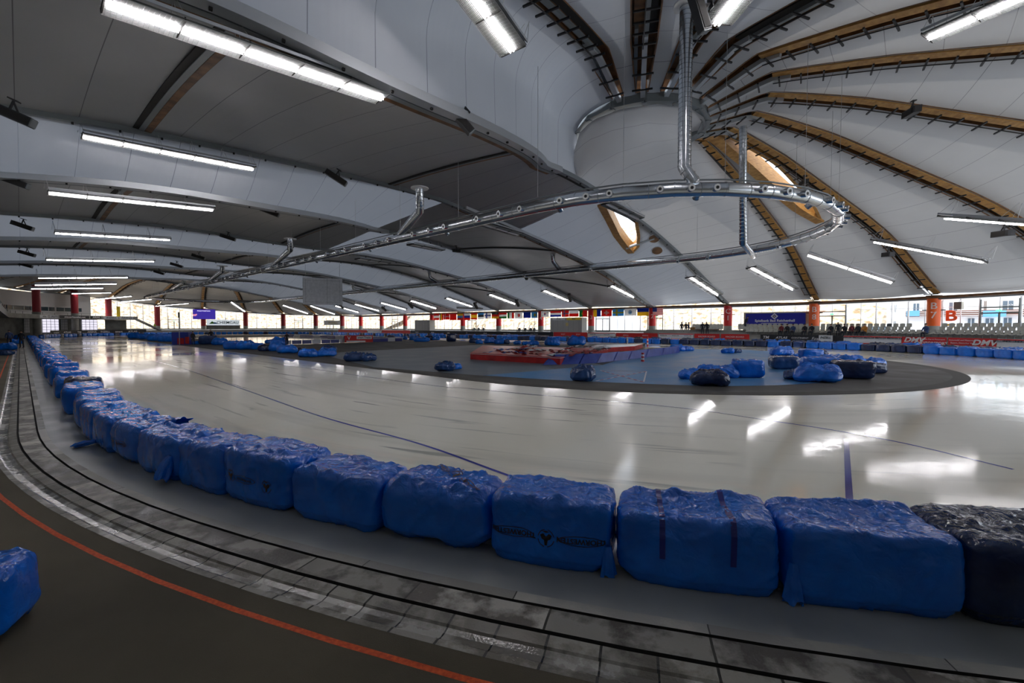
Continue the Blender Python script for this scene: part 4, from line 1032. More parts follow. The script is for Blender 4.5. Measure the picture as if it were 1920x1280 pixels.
for k, (x0, y0, x1, y1, x2, y2) in enumerate(((1035, 470, 1037, 490, 1049, 518), (804, 506, 806, 520, 821, 539), (661, 532, 662, 540, 678, 553))):
    def onrun(x, t):
        u = (x-960)/F; c_ = C0+N*t; s2 = (u*c_.y-c_.x)/(D.x-u*D.y); return c_+D*s2
    b = onrun(x2, 12.1); m_ = onrun(x1, 10.6)
    drop([atZ(x0, y0, m_.y), atZ(x1, y1, m_.y), Vector((b.x, b.y, 9.2))], ['bent duct joining the far run, nearest one', 'bent duct joining the far run, middle one', 'bent duct joining the far run, most distant one'][k], .25)

# ------------------------------------------------------------ hanging lamps
def lamp_proto(units, ul=1.72, wdt=1.15, lit=True, detail=True):
    ln = units*ul; e = empty('hanging_lamp', (0, 0, 0))
    mb = MB()
    mb.box((0, 0, .10), (ln, .34, .10), 'reflector')
    for sg in (-1, 1):
        mb.frame_box((0, sg*.62, .20), Vector((ln/2, 0, 0)), Vector((0, .02, 0)), Vector((0, 0, .05)), 'steel_light')
        mb.frame_box((0, sg*.40, .10), Vector((ln/2, 0, 0)), Vector((0, .21, -.03*sg)), Vector((0, 0, .006)), 'wing')
    for i in range(units+1): mb.box((-ln/2+i*ul, 0, .07), (.035, wdt, .12), 'dark')
    mb.box((0, .50, .33), (ln, .10, .06), 'steel_light')
    mb.build('housing', e)
    mb = MB()
    ny = 9 if detail else 4
    for j in range(ny):
        for sg in (-1, 1):
            y = sg*(.20+.40*j/(ny-1)); mb.box((0, y, .07-.14*(abs(y)-.18)), (ln, .012, .030), 'grille')
    nx = int(ln/(.12 if detail else .35))
    for j in range(nx):
        for sg in (-1, 1): mb.frame_box((-ln/2+(j+.5)*ln/nx, sg*.40, .04), Vector((.005, 0, 0)), Vector((0, .21, -.03*sg)), Vector((0, 0, .012)), 'grille')
    mb.build('louvre', e)
    for i in range(units):
        for yy in ((-.075, .075) if detail else (0,)):
            mb = MB(); mb.tube([(-ln/2+i*ul+.05, yy, -.03), (-ln/2+(i+1)*ul-.05, yy, -.03)], (.030 if detail else .048), ('tube' if detail else 'tube_single') if lit else 'white', 8); mb.build('tube', e)
    for i in range(0, units+1, 1 if detail else 2):
        mb = MB(); x = -ln/2+(i+.0)*ul*(units/(units)) 
        for dx in (-.12, .12): mb.tube([(x+dx, .5, .36), (x, .5, 1.15)], .012, 'wire', 5)
        mb.tube([(x, -.5, .25), (x, .3, 1.15)], .010, 'wire', 5)
        mb.build('hanging_chain', e)
    return e
LP = {('d', 1): lamp_proto(5, 1.72, detail=True), ('s', 1): lamp_proto(5, 1.66, detail=False), ('u', 0): lamp_proto(3, 1.6, detail=True, lit=False), ('n', 1): lamp_proto(3, 1.55, detail=True), ('f', 1): lamp_proto(4, 1.62, detail=False)}
used = set()
def put_lamp(kind, a, b, label, group, roll=0):
    pr = LP[kind]; o = pr if kind not in used else copy_tree(pr); used.add(kind)
    a, b = Vector(a), Vector(b); x = (b-a).normalized(); z = Vector((0, 0, 1)); y = z.cross(x).normalized(); z = x.cross(y)
    mt = Matrix((x, y, z)).transposed().to_4x4() @ Matrix.Rotation(roll, 4, 'X'); mt.translation = (a+b)/2; o.matrix_world = mt
    tag(o, label, 'ceiling lamp', group); return o
def on_s(x, y, s_):      # point on the view ray in the cross plane s
    r = ray(x, y); k = (s_-(-15.3-0.0))/1.0
    a0 = (Vector((0, 0, 0))-C0).dot(D); a1 = Vector((r.x, r.y, 0)).dot(D); k = (s_-a0)/a1
    return Vector((r.x*k, r.y*k, CH+r.z*k))
NL = [((196, 8), (718, 186)), ((130, 252), (490, 321)), ((108, 364), (388, 393)), ((101, 437), (320, 450)), ((98, 487), (280, 490)), ((88, 521), (226, 520)), ((79, 534), (207, 532)), ((76, 541), (178, 540))]
LS = [1.2, 19.0, 23.8, 41.5, 47, 63, 72, 86]
names = ['largest louvred lamp, hanging nearest at the upper left', 'second louvred lamp down the left side, under the pale roof band', 'third louvred lamp down the left side', 'fourth lamp down the left side, thin and long', 'fifth lamp down the left side', 'sixth lamp down the left side', 'seventh lamp down the left side', 'eighth and last horizontal lamp down the left side']
for i, ((p, q), s_) in enumerate(zip(NL, LS)):
    a, b = on_s(*p, s_), on_s(*q, s_); m_ = (a+b)/2
    put_lamp(('d', 1) if i < 3 else ('s', 1), a, b, names[i], 'lamps over the near straight')
for i, (p, q, r_) in enumerate((((133, 551), (210, 548), 116.0), ((182, 562), (239, 555), 119), ((246, 567), (285, 558), 122), ((316, 574), (331, 568), 125))):
    a, b = atZ(*p, r_-8), atZ(*q, r_-8); c = (a+b)/2; d_ = Vector((b.x-a.x, 6*(1 if i > 1 else .3), b.z-a.z)).normalized()*3.3
    put_lamp(('s', 1), c-d_, c+d_, ['slanting thin lamp before the first tall window of the distant end', 'second slanting lamp of the distant end', 'third slanting lamp of the distant end', 'short looking slanting lamp over the distant end windows'][i], 'lamps over the distant turn')
FL = [((1140, 533), (1193, 560), 0), ((1015, 543), (1070, 566), 1), ((915, 551), (968, 571), 2), ((834, 558), (888, 576), 3), ((768, 563), (820, 579), 4), ((712, 567), (763, 581), 5), ((664, 570), (712, 583), 6), ((631, 574), (670, 585), 7), ((585, 574), (625, 588), 8), ((536, 574), (572, 586), 9), ((440, 571), (453, 580), 10)]
def on_t(x, y, t_):
    r = ray(x, y); a0 = (-C0).dot(N); a1 = Vector((r.x, r.y, 0)).dot(N); k = (t_-a0)/a1; return Vector((r.x*k, r.y*k, CH+r.z*k))
for i, (p, q, k) in enumerate(FL):
    sp = SK[0]+11.4*(k+1)-1.8
    a, b = on_s(*p, sp), on_s(*q, sp)
    c = (a+b)/2
    if i < 8:
        b2 = c+(b-a).normalized()*3.25; a2 = c-(b-a).normalized()*3.25
    else:
        a2, b2 = atZ(*p, 118), atZ(*q, 121)
    put_lamp(('f', 1), a2, b2, ['lit lamp between the red columns 2 and 3, above the flags', 'lit lamp above the yellow kiosk', 'lit lamp next left of the one above the kiosk', 'lit lamp above the yellow and red striped flag', 'lit lamp left of the bright reddish window bay', 'lit lamp above the grey container box', 'lit lamp, seventh along the far roof slope from the right', 'lit lamp, eighth along the far roof slope', 'lit lamp right of the hanging white board', 'lit lamp under the hanging white board', 'lamp tilted up over the small screen at the distant end'][i], 'lamps over the far straight', roll=-.25)
for p, q, Zs, lab in (((1295, 521), (1345, 553), (46, 50), 'louvred lamp by the dark arch above column C 1'), ((1415, 506), (1480, 540), (44, 46), 'lit lamp above the dark blue wall board'), ((1540, 487), (1643, 521), (39, 37), 'lit lamp between the two rightmost roof ribs, lower one'), ((1652, 456), (1826, 488), (33.5, 29), 'long lit lamp crossing the rib of column B 7'), ((1797, 411), (1990, 426), (27.5, 23), 'lit lamp leaving the picture at the right edge, middle height')):
    a, b = atZ(*p, Zs[0]), atZ(*q, Zs[1]); c = (a+b)/2; d_ = (b-a).normalized()
    kind = ('f', 1); put_lamp(kind, c-d_*3.25, c+d_*3.25, lab, 'lamps round the near turn', roll=-.1)
for p, q, Zs, lab, kd in (((962, 98), (838, -70), (17, 14.2), 'lit lamp hanging steeply at the top middle', ('n', 1)), ((1343, 48), (1412, -40), (17.5, 15), 'lit lamp right of the thick duct at the top', ('n', 1)), ((1738, 74), (1960, -22), (20, 17), 'lit lamp crossing the top right corner', ('n', 1))):
    a, b = atZ(*p, Zs[0]), atZ(*q, Zs[1]); d_ = (b-a).normalized(); put_lamp(kd, a, a+d_*4.65, lab, 'lamps under the near dome')
for p, q, Zs, lab in (((1128, 378), (1205, 415), (37, 41), 'unlit louvred lamp by the crescent skylight in the middle'), ((885, 415), (990, 446), (39.5, 45), 'unlit louvred lamp under the loop duct, right of the elbow'), ((752, 456), (842, 473), (47, 53), 'unlit louvred lamp, next left of the one under the duct'), ((645, 482), (748, 498), (55, 62), 'unlit louvred lamp near the hanging white board'), ((840, 577), (920, 580), (80, 84), 'unlit louvred lamp above the left flags')):
    a, b = atZ(*p, Zs[0]), atZ(*q, Zs[1]); c = (a+b)/2; d_ = (b-a).normalized(); put_lamp(('u', 0), c-d_*2.4, c+d_*2.4, lab, 'unlit lamps')
# ------------------------------------------------------------ loudspeakers under the chords
def speaker_proto():
    e = empty('loudspeaker', (0, 0, 0)); mb = MB(); mb.box((0, 0, 0), (1.5, .34, .36), 'black'); mb.box((.1, 0, .0), (1.2, .38, .26), 'dark'); mb.box((.77, 0, 0), (.05, .30, .32), 'steel'); mb.build('housing', e)
    mb = MB(); mb.bar((-.1, 0, .1), (-.1, 0, .55), .06, .06, 'black'); mb.bar((.25, 0, .1), (-.1, 0, .5), .05, .05, 'black'); mb.box((-.1, 0, .56), (.34, .2, .05), 'black'); mb.build('bracket', e); return e
spk = speaker_proto()
SPK = [(20, 214, 17.7, 1, -.4), (25, 340, 27, 1, -.35), (42, 423, 38, 1, -.35), (50, 475, 50, 1, -.3), (48, 497, 62, 1, -.3), (630, 333, 31, 1, -.55), (505, 397, 38, 1, -.35), (427, 445, 49, 1, -.3), (331, 497, 62, 1, -.3), (372, 481, 58, 1, -.3), (298, 511, 76, 1, -.3), (272, 521, 86, 1, -.3), (863, 224, 21, 1, -.8), (1709, 210, 26, -1, -.15), (1507, 343, 36, -1, -.1), (1665, 477, 36, -1, -.1), (1880, 438, 27, -1, -.1), (1310, 18, 16, 1, -1.2), (856, 470, 52, -1, -.1), (985, 517, 60, -1, .5), (770, 573, 84, -1, .5), (720, 579, 92, -1, .5), (892, 573, 76, -1, .6), (970, 568, 71, -1, .6), (1068, 558, 62, -1, .6), (612, 558, 95, 1, -.2), (640, 575, 104, -1, .5)]
spl = ['at the upper left edge', 'second from the top at the left edge', 'third down the left edge', 'fourth down the left edge', 'lowest of those down the left edge', 'on the pale band left of the elbow duct', 'right of the third left lamp', 'right of the fourth left lamp', 'among the distant lamps on the left', 'next to the distant lamps, slightly nearer', 'small, by the distant trusses', 'smallest, by the distant end', 'hanging from the thick beam at the upper middle', 'under the golden rib at the upper right', 'beside the bright crescent opening', 'on the rib of column B 7', 'on the rib at the right edge', 'beside the thick duct at the top', 'under the far roof slope, upper', 'under the far roof slope above the flags', 'left of the bright reddish bay', 'above the container box', 'beside the lamp by the left flags', 'beside the lamp above the kiosk', 'beside the lamp of columns 2 and 3', 'under the hanging white board', 'right below the hanging white board']
for i, (x, y, Z_, sg, tl) in enumerate(SPK):
    o = spk if i == 0 else copy_tree(spk); p = atZ(x, y, Z_); o.location = p; o.rotation_euler = (0, -tl if sg > 0 else tl, ANG-PI/2+.75 if sg > 0 else ANG+.4)
    if sg > 0: o.rotation_euler = (0, -tl, .25)
    tag(o, 'black loudspeaker '+spl[i], 'loudspeaker', 'black loudspeakers under the roof')
# thin suspension wires of the duct
for i in range(0, 50, 2):
    p = DPTS[i]; mb = MB(); zt = 13.0 if i > 16 else 16.5
    mb.tube([Vector((0, 0, .4)), Vector((0, 0, zt-9))], .012, 'wire', 4); o = mb.build('suspension_wire', de); o.location = p-off

# ------------------------------------------------------------ boards, screens, signs
def panel_thing(name, c, w_, h_, nrm, face_m, label, cat, depth=.12, frame='steel', texts=(), group=None, post=None):
    """upright board: body, face and lettering"""
    n_ = Vector((nrm[0], nrm[1], 0)).normalized(); rz = math.atan2(-n_.x, n_.y)+PI     # local -y looks along the normal
    e = empty(name, c, rz, label, cat, group)
    mb = MB(); mb.box((0, depth/2+.012, 0), (w_, depth, h_), frame); mb.build('frame', e)
    mb = MB(); mb.box((0, 0, 0), (w_-.06, .02, h_-.06), face_m); mb.build('face', e)
    for (txt, size, m_, x, z, sx, bd, sh) in texts:
        o = text_mesh(txt, size, m_, 'lettering', e, .004, sx, bd, shear=sh); o.location = (x, -.02, z); o.rotation_euler = (PI/2, 0, 0)
    if post: mb = MB(); [mb.box((sx_, depth*.6, -h_/2-post/2), (.08, .08, post), 'steel') for sx_ in ((-w_*.4, w_*.4))]; mb.build('posts', e)
    return e
M['screen'] = mat('screen_blue', (.02, .01, .2), .3, emit=(.035, .02, .26), es=1.0)
M['screen_txt'] = mat('screen_text', (.6, .6, .8), .3, emit=(.55, .5, .8), es=1.0)
M['pink'] = mat('screen_pink', (.8, .3, .4), .3, emit=(.8, .3, .45), es=.8)
M['boardblue'] = mat('board_deep_blue', (.012, .018, .36), .35); M['beige'] = mat('beige_panel', (.52, .47, .38), .6)
M['paper'] = mat('board_white_face', (.80, .82, .84), .5); M['glow_face'] = mat('emissive_board_face', (.8, .82, .84), .5, emit=(.80, .88, .95), es=.55); M['txtw'] = mat('white_lettering', (.85, .85, .85), .5); M['txtk'] = mat('dark_lettering', (.03, .05, .07), .5)  # CHIEMGAU board face has its own emission so it reads bright
M['lgreen'] = mat('logo_green', (.12, .48, .05), .5); M['lblue'] = mat('logo_blue', (.02, .22, .6), .5); M['yellow'] = mat('yellow', (.85, .62, .02), .5)
M['banner_red'] = mat('banner_red', (.62, .02, .02), .5); M['banner_black'] = mat('banner_black', (.015, .017, .022), .5); M['gold'] = mat('gold', (.6, .5, .2), .5)
CH0 = Vector((0, 0, CH))
def toward(p): return (Vector((0, 0, 0))-Vector((p[0], p[1], 0))).normalized()
def dpx(x, r=31.8):     # perimeter distance d whose point shows at picture column x
    lo, hi = -2.0, 135.0
    for _ in range(40):
        m_ = (lo+hi)/2; p, _n = far_pos(m_, r)
        if 960+F*p.x/p.y > x: lo = m_
        else: hi = m_
    return lo
# dark blue wall board with emblem
_p, nb = far_pos(dpx(1455, 37.2), 37.2); c = atZ(1452, 598, _p.y); nb = -nb
e = panel_thing('sign_board', c, 7.2, 1.6, nb, 'boardblue', 'wide dark blue board with white lettering and emblem on a beige wall', 'sign', texts=[('Spielbank Bad Reichenhall', .46, 'txtw', 0, -.22, 1.0, .012, 0)])
mb = MB(); mb.box((0, -.02, -.56), (3.2, .01, .06), 'txtw'); mb.frame_box((0, -.02, .38), Vector((.22, 0, .22)), Vector((0, .008, 0)), Vector((.22, 0, -.22))*1, 'txtw'); mb.frame_box((0, -.032, .38), Vector((.13, 0, .13)), Vector((0, .008, 0)), Vector((.13, 0, -.13)), 'boardblue'); mb.frame_box((0, -.044, .38), Vector((.07, 0, .07)), Vector((0, .008, 0)), Vector((.07, 0, -.07)), 'gold'); mb.build('emblem', e)
mb = MB(); mb.box((0, .35, -.50), (7.8, .3, 2.9), 'beige'); o = mb.build('beige_wall', e)
mb = MB(); mb.box((-.2, -.02, -1.02), (.55, .02, .22), 'gold'); mb.box((-.2, -.03, -1.0), (.5, .02, .06), 'red'); mb.build('plaque', e)
# CHIEMGAU board
c = atZ(419, 604.5, 118); e = panel_thing('sign_board', c, 7.4, 1.5, toward(c), 'glow_face', 'white board with green and blue peaks and dark lettering, distant end', 'sign', texts=[('CHIEMGAU', 1.0, 'txtk', .95, -.03, .98, .02, 0)])
mb = MB(); mb.face([Vector((-3.2, -.03, -.35)), Vector((-2.5, -.03, .35)), Vector((-2.1, -.03, .05)), Vector((-1.9, -.03, -.35))], 'lgreen'); mb.face([Vector((-2.35, -.04, -.35)), Vector((-1.9, -.04, .15)), Vector((-1.25, -.04, -.35))], 'lblue'); mb.build('emblem', e)
mb = MB(); mb.box((0, .3, -1.2), (7.6, .6, 1.2), 'concrete'); mb.build('plinth', e)
c = atZ(623, 605, 132); panel_thing('sign_board', c, 4.6, 1.3, toward(c), 'paper', 'pale blue framed board with a gold text block at the far turn', 'sign', texts=[('INZELL', .7, 'gold', .2, 0, 1.2, .02, 0)])
# small screen
c = atZ(383, 589, 116); e = panel_thing('led_screen', c, 4.9, 2.6, toward(c), 'screen', 'glowing dark blue screen hanging before the distant windows', 'screen', .3, 'black', texts=[('POLE POSITION', .36, 'screen_txt', -.1, .85, 1.1, .02, 0)])
mb = MB(); mb.box((-2.1, -.03, -.25), (.7, .02, .45), 'pink'); mb.box((-1.7, -.03, -.1), (.3, .02, .3), 'pink'); mb.build('picture', e)
mb = MB(); mb.tube([(0, .2, 1.3), (0, .2, 4.2)], .03, 'wire'); mb.box((0, 0, 1.42), (.6, .1, .22), 'red'); mb.build('hanger', e)
# hanging white board
M['hangboard'], _ = vary(mat('perforated_panel', (.45, .46, .48), .5), (.66, .67, .70), (.78, .79, .82), 3)
c = atZ(605.5, 546, 62); e = panel_thing('hanging_board', c, 5.1, 3.7, toward(c), 'hangboard', 'large blank grey board hanging from the roof left of centre', 'hanging board', .25, 'steel_light')
for sg in (-1, 1):
    mb = MB(); mb.tube([(sg*2.2, .1, 1.85), (sg*2.2, .1, 5.2)], .02, 'wire'); mb.build('hanging_cable', e)
mb = MB(); mb.box((.55, -.02, 0), (.03, .012, 3.5), 'steel'); [mb.box((sx, -.02, 0), (.02, .01, 3.2), 'steel') for sx in (-2.2, 2.2)]; [mb.box((0, -.02, sz), (4.6, .01, .02), 'steel') for sz in (-1.5, 1.5)]; mb.build('panel_joint', e)
# small text panel low at far-left infield: red and white stand
c = at(673, 643, .0)+Vector((0, 0, .62)); e = panel_thing('advertising_stand', c, 3.9, 1.0, toward(c), 'banner_red', 'red and white advertising stand on the dark infield, left of centre', 'advertising stand', .3, 'banner_red', texts=[('smart Tracks', .34, 'txtk', .75, .17, 1, .01, 0), ('V', .7, 'txtw', -1.35, .1, 1, .01, 0)])
mb = MB(); mb.box((.75, -.012, .17), (2.1, .02, .42), 'paper'); mb.box((-.4, -.012, -.36), (2.6, .02, .2), 'paper'); mb.build('white_field', e)
# banners on the barrier in front of the stands
def band(d0, d1, mt, texts, label, group=None, r=31.8, z0=.55, z1=1.42, edge=None):
    n_ = max(2, int(abs(d1-d0)/1.2)); P = []
    for i in range(n_+1): p, nn_ = far_pos(lerp(d0, d1, i/n_), r); P.append(p)
    m_ = P[n_//2] if n_ % 2 == 0 else P[n_//2].lerp(P[n_//2+1], .5); m_ = Vector((m_.x, m_.y, 0)); e = empty('banner', m_, 0, label, 'banner', group)
    mb = MB(); mb.grid([[p-m_+Vector((0, 0, z0)), p-m_+Vector((0, 0, z1))] for p in P], mt)
    mb.grid([[p-m_+Vector((0, 0, z0))+(far_pos(0, r)[0]*0)+((p-C0).normalized()*.03), p-m_+Vector((0, 0, z1))+((p-C0).normalized()*.03)] for p in P][::-1], mt)
    if edge: mb.grid([[p-m_-(p-C0).normalized()*.012+Vector((0, 0, z)) for z in (z1-.14, z1-.02)] for p in P], edge); mb.grid([[p-m_-(p-C0).normalized()*.012+Vector((0, 0, z)) for z in (z0+.02, z0+.12)] for p in P], edge)
    mb.build('cloth', e)
    for (x, z, txt, size, tm, sx, bd, sh) in texts:       # x: fraction from the viewer's left
        p, nn_ = far_pos(lerp(d1, d0, x), r-.05); o = text_mesh(txt, size, tm, 'lettering', None, .004, sx, bd, shear=sh); facing(o, p+Vector((0, 0, z)), -nn_); o.parent = e; o.location = p+Vector((0, 0, z))-m_
    return e
def bpx(x0, x1, *a, **k): return band(dpx(x1), dpx(x0), *a, **k)
bpx(1691, 1775, 'banner_red', [(.28, 1.12, 'DMV', .62, 'txtw', 1.25, .02, .3), (.72, 1.22, 'Bayern Das ist Motorsport', .17, 'txtw', 1, 0, 0), (.66, .84, '& MOTORSPORT', .36, 'txtw', 1, .01, 0)], 'red banner with large slanted white letters at its left end')
bpx(1778, 1869, 'banner_red', [(.78, 1.02, 'DMV.', .66, 'txtw', 1.25, .02, .3), (.3, 1.2, 'Automobil und Motorrad', .19, 'txtw', 1, 0, 0), (.36, .95, 'Bayern, Deutscher Verband', .19, 'txtw', 1, 0, 0)], 'red banner with large slanted white letters at its right end')
bpx(1582, 1690, 'paper', [(x, 1.22, 'INZELLER ICE', .22, 'txtk', 1, .004, 0) for x in (.1, .3, .5, .7, .9)], 'white banner with red squares right of the black banners', edge='banner_red')
bpx(1870, 1960, 'paper', [(x, 1.22, 'INZELLER ICE', .22, 'txtk', 1, .004, 0) for x in (.1, .35, .6, .9)], 'white banner at the right edge of the picture', edge='banner_red')
bpx(1426, 1581, 'banner_black', [(.07, 1.05, 'TM', .5, 'txtw', 1, .01, .2), (.27, 1.05, 'ATLAS', .36, 'txtw', 1.2, .01, .2), (.5, 1.05, 'CONTINENT', .26, 'txtw', 1.2, 0, 0), (.68, 1.0, 'Fox', .5, 'txtw', 1, 0, .3)], 'black banner with white words below the dark blue wall board')
bpx(1536, 1562, 'paper', [(.5, 1.15, 'INZELL', .34, 'txtk', 1, .01, .2)], 'short white banner over the black ones', r=31.7)
bpx(1302, 1349, 'banner_red', [(.5, 1.05, 'HACKER BOARD', .3, 'txtw', 1, 0, 0)], 'red banner left of column C 1', edge=None)
bpx(1352, 1405, 'banner_red', [(.5, 1.05, 'HACKER BOARD', .3, 'txtw', 1, 0, 0)], 'red banner under column C 1')
bpx(1235, 1300, 'paper', [(x, 1.1, 'INZELLER', .24, 'txtk', 1, 0, 0) for x in (.15, .5, .85)], 'white banner before the four standing visitors', edge='banner_red')
bpx(1155, 1233, 'banner_red', [(.25, 1.05, 'ARENA', .3, 'txtw', 1, 0, 0), (.72, 1.05, 'ARENA', .3, 'txtw', 1, 0, 0)], 'red banner left of column 2')
bpx(1102, 1154, 'paper', [(x, 1.1, 'INZELLER', .24, 'txtk', 1, 0, 0) for x in (.2, .7)], 'white banner right of column 3', edge='banner_red')
bpx(1038, 1101, 'banner_red', [(.3, 1.05, 'SPORT', .3, 'txtw', 1, 0, 0), (.75, 1.05, 'SPORT', .3, 'txtw', 1, 0, 0)], 'red banner under the yellow kiosk')
bpx(770, 1037, 'banner_black', [(x, 1.0, t_, .34, 'txtw', 1, 0, .1) for x, t_ in ((.06, 'TRACKS'), (.2, 'ATLAS'), (.33, 'smart'), (.47, 'TM'), (.6, 'ATLAS'), (.74, 'smart Tracks'), (.9, 'smart Tracks'))], 'long black banner with white words along the far straight')
bpx(716, 769, 'banner_red', [], 'red banner between two pale ones on the far straight'); bpx(690, 715, 'paper', [], 'short pale banner on the far straight', edge='banner_red'); bpx(610, 688, 'banner_red', [], 'leftmost red banner of the far straight')
# ------------------------------------------------------------ flags
def flag(x0, x1, y0, y1, kind, label, Zf=None):
    r = 36.2; p0, _ = far_pos(dpx(x0, r), r); p1, _ = far_pos(dpx(x1, r), r)
    zt = CH+(HOR-y0)/F*p0.y; zb = CH+(HOR-y1)/F*p0.y; c = (p0+p1)/2; c.z = (zt+zb)/2
    wd = (p1-p0).length*.97; h = zt-zb; rz = math.atan2((p1-p0).y, (p1-p0).x)
    mb = MB(); nx, nz = 8, 4
    e = bpy.data.objects.new('tmp', None)
    def P(u, v, dy=0): return Vector((-wd/2+wd*u, .05*math.sin(u*7+x0)-dy, h/2-h*v))
    def rect(u0, u1, v0, v1, m_, dy=0):
        n_ = max(1, int((u1-u0)*8)); mb.grid([[P(lerp(u0, u1, i/n_), v0, dy), P(lerp(u0, u1, i/n_), v1, dy)] for i in range(n_+1)], m_)
        mb.grid([[P(lerp(u0, u1, i/n_), v0, dy-.02), P(lerp(u0, u1, i/n_), v1, dy-.02)] for i in range(n_+1)][::-1], m_) if dy == 0 else None
    def disc(u, v, r_, m_, dy=.01):
        mb.face([P(u, v, dy)+Vector((math.cos(2*PI*i/16)*r_*h, 0, math.sin(2*PI*i/16)*r_*h)) for i in range(16)], m_)
    cols = kind.split()
    if cols[0] == 'h':
        n_ = len(cols)-1; [rect(0, 1, i/n_, (i+1)/n_, c_) for i, c_ in enumerate(cols[1:])]
    elif cols[0] == 'v':
        n_ = len(cols)-1; [rect(i/n_, (i+1)/n_, 0, 1, c_) for i, c_ in enumerate(cols[1:])]
    elif cols[0] == 'x':      # nordic cross, optional inner
        rect(0, 1, 0, 1, cols[1]); rect(.28, .44, 0, 1, cols[2], .01); rect(0, 1, .4, .6, cols[2], .012)
        if len(cols) > 3: rect(.32, .40, 0, 1, cols[3], .016); rect(0, 1, .45, .55, cols[3], .018)
    elif cols[0] == 'swiss': rect(0, 1, 0, 1, 'fred'); rect(.42, .58, .2, .8, 'fwhite', .01); rect(.27, .73, .39, .61, 'fwhite', .012)
    elif cols[0] == 'disc': rect(0, 1, 0, 1, cols[1]); disc(.5, .5, .28, cols[2])
    elif cols[0] == 'ring': rect(0, 1, 0, 1, cols[1]); [disc(.5+.13*math.cos(a)*(h/wd*2), .5+.26*math.sin(a), .035, cols[2]) for a in [2*PI*i/12 for i in range(12)]]
    elif cols[0] == 'usa':
        for i in range(13): rect(0, 1, i/13, (i+1)/13, ('fred', 'fwhite')[i % 2])
        rect(0, .4, 0, 7/13, 'fblue', .01); [disc(.05+.07*i, .08+.09*j, .014, 'fwhite', .02) for i in range(5) for j in range(5)]
    elif cols[0] == 'korea':
        rect(0, 1, 0, 1, 'fwhite'); disc(.5, .44, .17, 'fred'); disc(.5, .56, .15, 'fblue', .012)
        for a, b in ((.18, .2), (.82, .2), (.18, .8), (.82, .8)):
            for j in range(3): rect(a-.06, a+.06, b-.08+j*.06, b-.05+j*.06, 'black', .01)
    elif cols[0] == 'port': rect(0, .4, 0, 1, 'fgreen'); rect(.4, 1, 0, 1, 'fred'); disc(.4, .5, .2, 'fyellow')
    elif cols[0] == 'emblem': rect(0, 1, 0, 1, cols[1]); disc(.5, .5, .3, cols[2]); disc(.5, .5, .24, cols[1], .015); disc(.5, .5, .12, cols[2], .02)
    o = mb.build('flag'); o.location = c; o.rotation_euler = (0, 0, rz); tag(o, label, 'flag', 'flags hanging below the roof edge'); bpy.data.objects.remove(e); return o
for n_, c_ in (('fred', (.75, .03, .02)), ('fwhite', (.85, .85, .85)), ('fblue', (.02, .07, .45)), ('fyellow', (.9, .65, .03)), ('fgreen', (.02, .32, .08)), ('flblue', (.12, .42, .70)), ('fnavy', (.01, .06, .35))):
    M[n_] = mat(n_, c_, .7); b_ = bsdf(M[n_]); b_.inputs['Transmission Weight'].default_value = 0
    # cloth lets daylight through
    m = M[n_]; tl = nd(m, 'ShaderNodeBsdfTranslucent'); tl.inputs[0].default_value = (*c_, 1); mxs = nd(m, 'ShaderNodeMixShader'); mxs.inputs[0].default_value = .5
    lk(m, b_.outputs[0], mxs.inputs[1]); lk(m, tl.outputs[0], mxs.inputs[2]); lk(m, mxs.outputs[0], m.node_tree.nodes['Material Output'].inputs[0])
FLG = [(813, 824, 588, 600, 'h fred fwhite fred', 'red white red horizontally striped flag at the left end of the row'), (824, 831, 588, 600, 'v black fyellow fred', 'narrow black yellow red flag'), (831, 843, 588, 599, 'x fred fwhite', 'red flag with a white cross near the left end'), (843, 856, 588, 600, 'h fred', 'plain looking red flag near the left end'), (857, 868, 588, 600, 'h fyellow flblue fred', 'yellow blue red striped flag'),
 (870, 882, 587.5, 600, 'h fwhite fblue fred', 'white blue red striped flag beside the yellow and red one'), (883, 895, 587, 599, 'h fred fyellow fyellow fred', 'red and yellow striped flag, boldest on the left'), (896, 908, 586.5, 598, 'h flblue black fwhite', 'blue black white striped flag'), (908, 921, 586.5, 597, 'x fwhite fblue', 'white flag with a blue cross'), (922, 935, 586, 597, 'h black fred fyellow', 'black red gold striped flag by a column'),
 (936, 950, 586, 597, 'h fred fwhite fgreen', 'red white green horizontally striped flag'), (951, 964, 586, 597, 'v fgreen fwhite fred', 'green white red upright striped flag'), (965, 980, 585.5, 597, 'disc fwhite fred', 'white flag with a red disc'), (981, 995, 585, 596, 'h fnavy fblue', 'deep blue flag with faint marks'), (996, 1008, 585, 596, 'disc flblue fyellow', 'light blue flag with a golden disc'),
 (1014, 1029, 583.5, 594, 'korea', 'white flag with red and blue disc and black bars'), (1031, 1052, 583, 594, 'h fred fwhite fblue', 'red white blue horizontally striped flag'), (1053, 1067, 582, 594, 'x fred fwhite fblue', 'red flag with white edged blue cross'), (1067, 1085, 582, 593.5, 'h fwhite fred', 'white over red flag'), (1086, 1101, 582, 594, 'port', 'green and red flag with a gold disc'),
 (1112, 1126, 580.5, 593.5, 'v fyellow fblue', 'yellow and blue upright flag beside column 3'), (1127, 1147, 580, 593, 'swiss', 'red flag with white upright cross'), (1148, 1170, 580, 592.5, 'x flblue fyellow', 'light blue flag with yellow cross'), (1170, 1193, 579, 592, 'emblem fwhite flblue', 'white flag with a round pale emblem'), (1194, 1216, 578, 592, 'h fblue fyellow', 'blue over yellow flag'), (1223, 1243, 577, 591, 'usa', 'red and white striped flag with blue corner beside column 2')]
for f_ in FLG: flag(*f_)
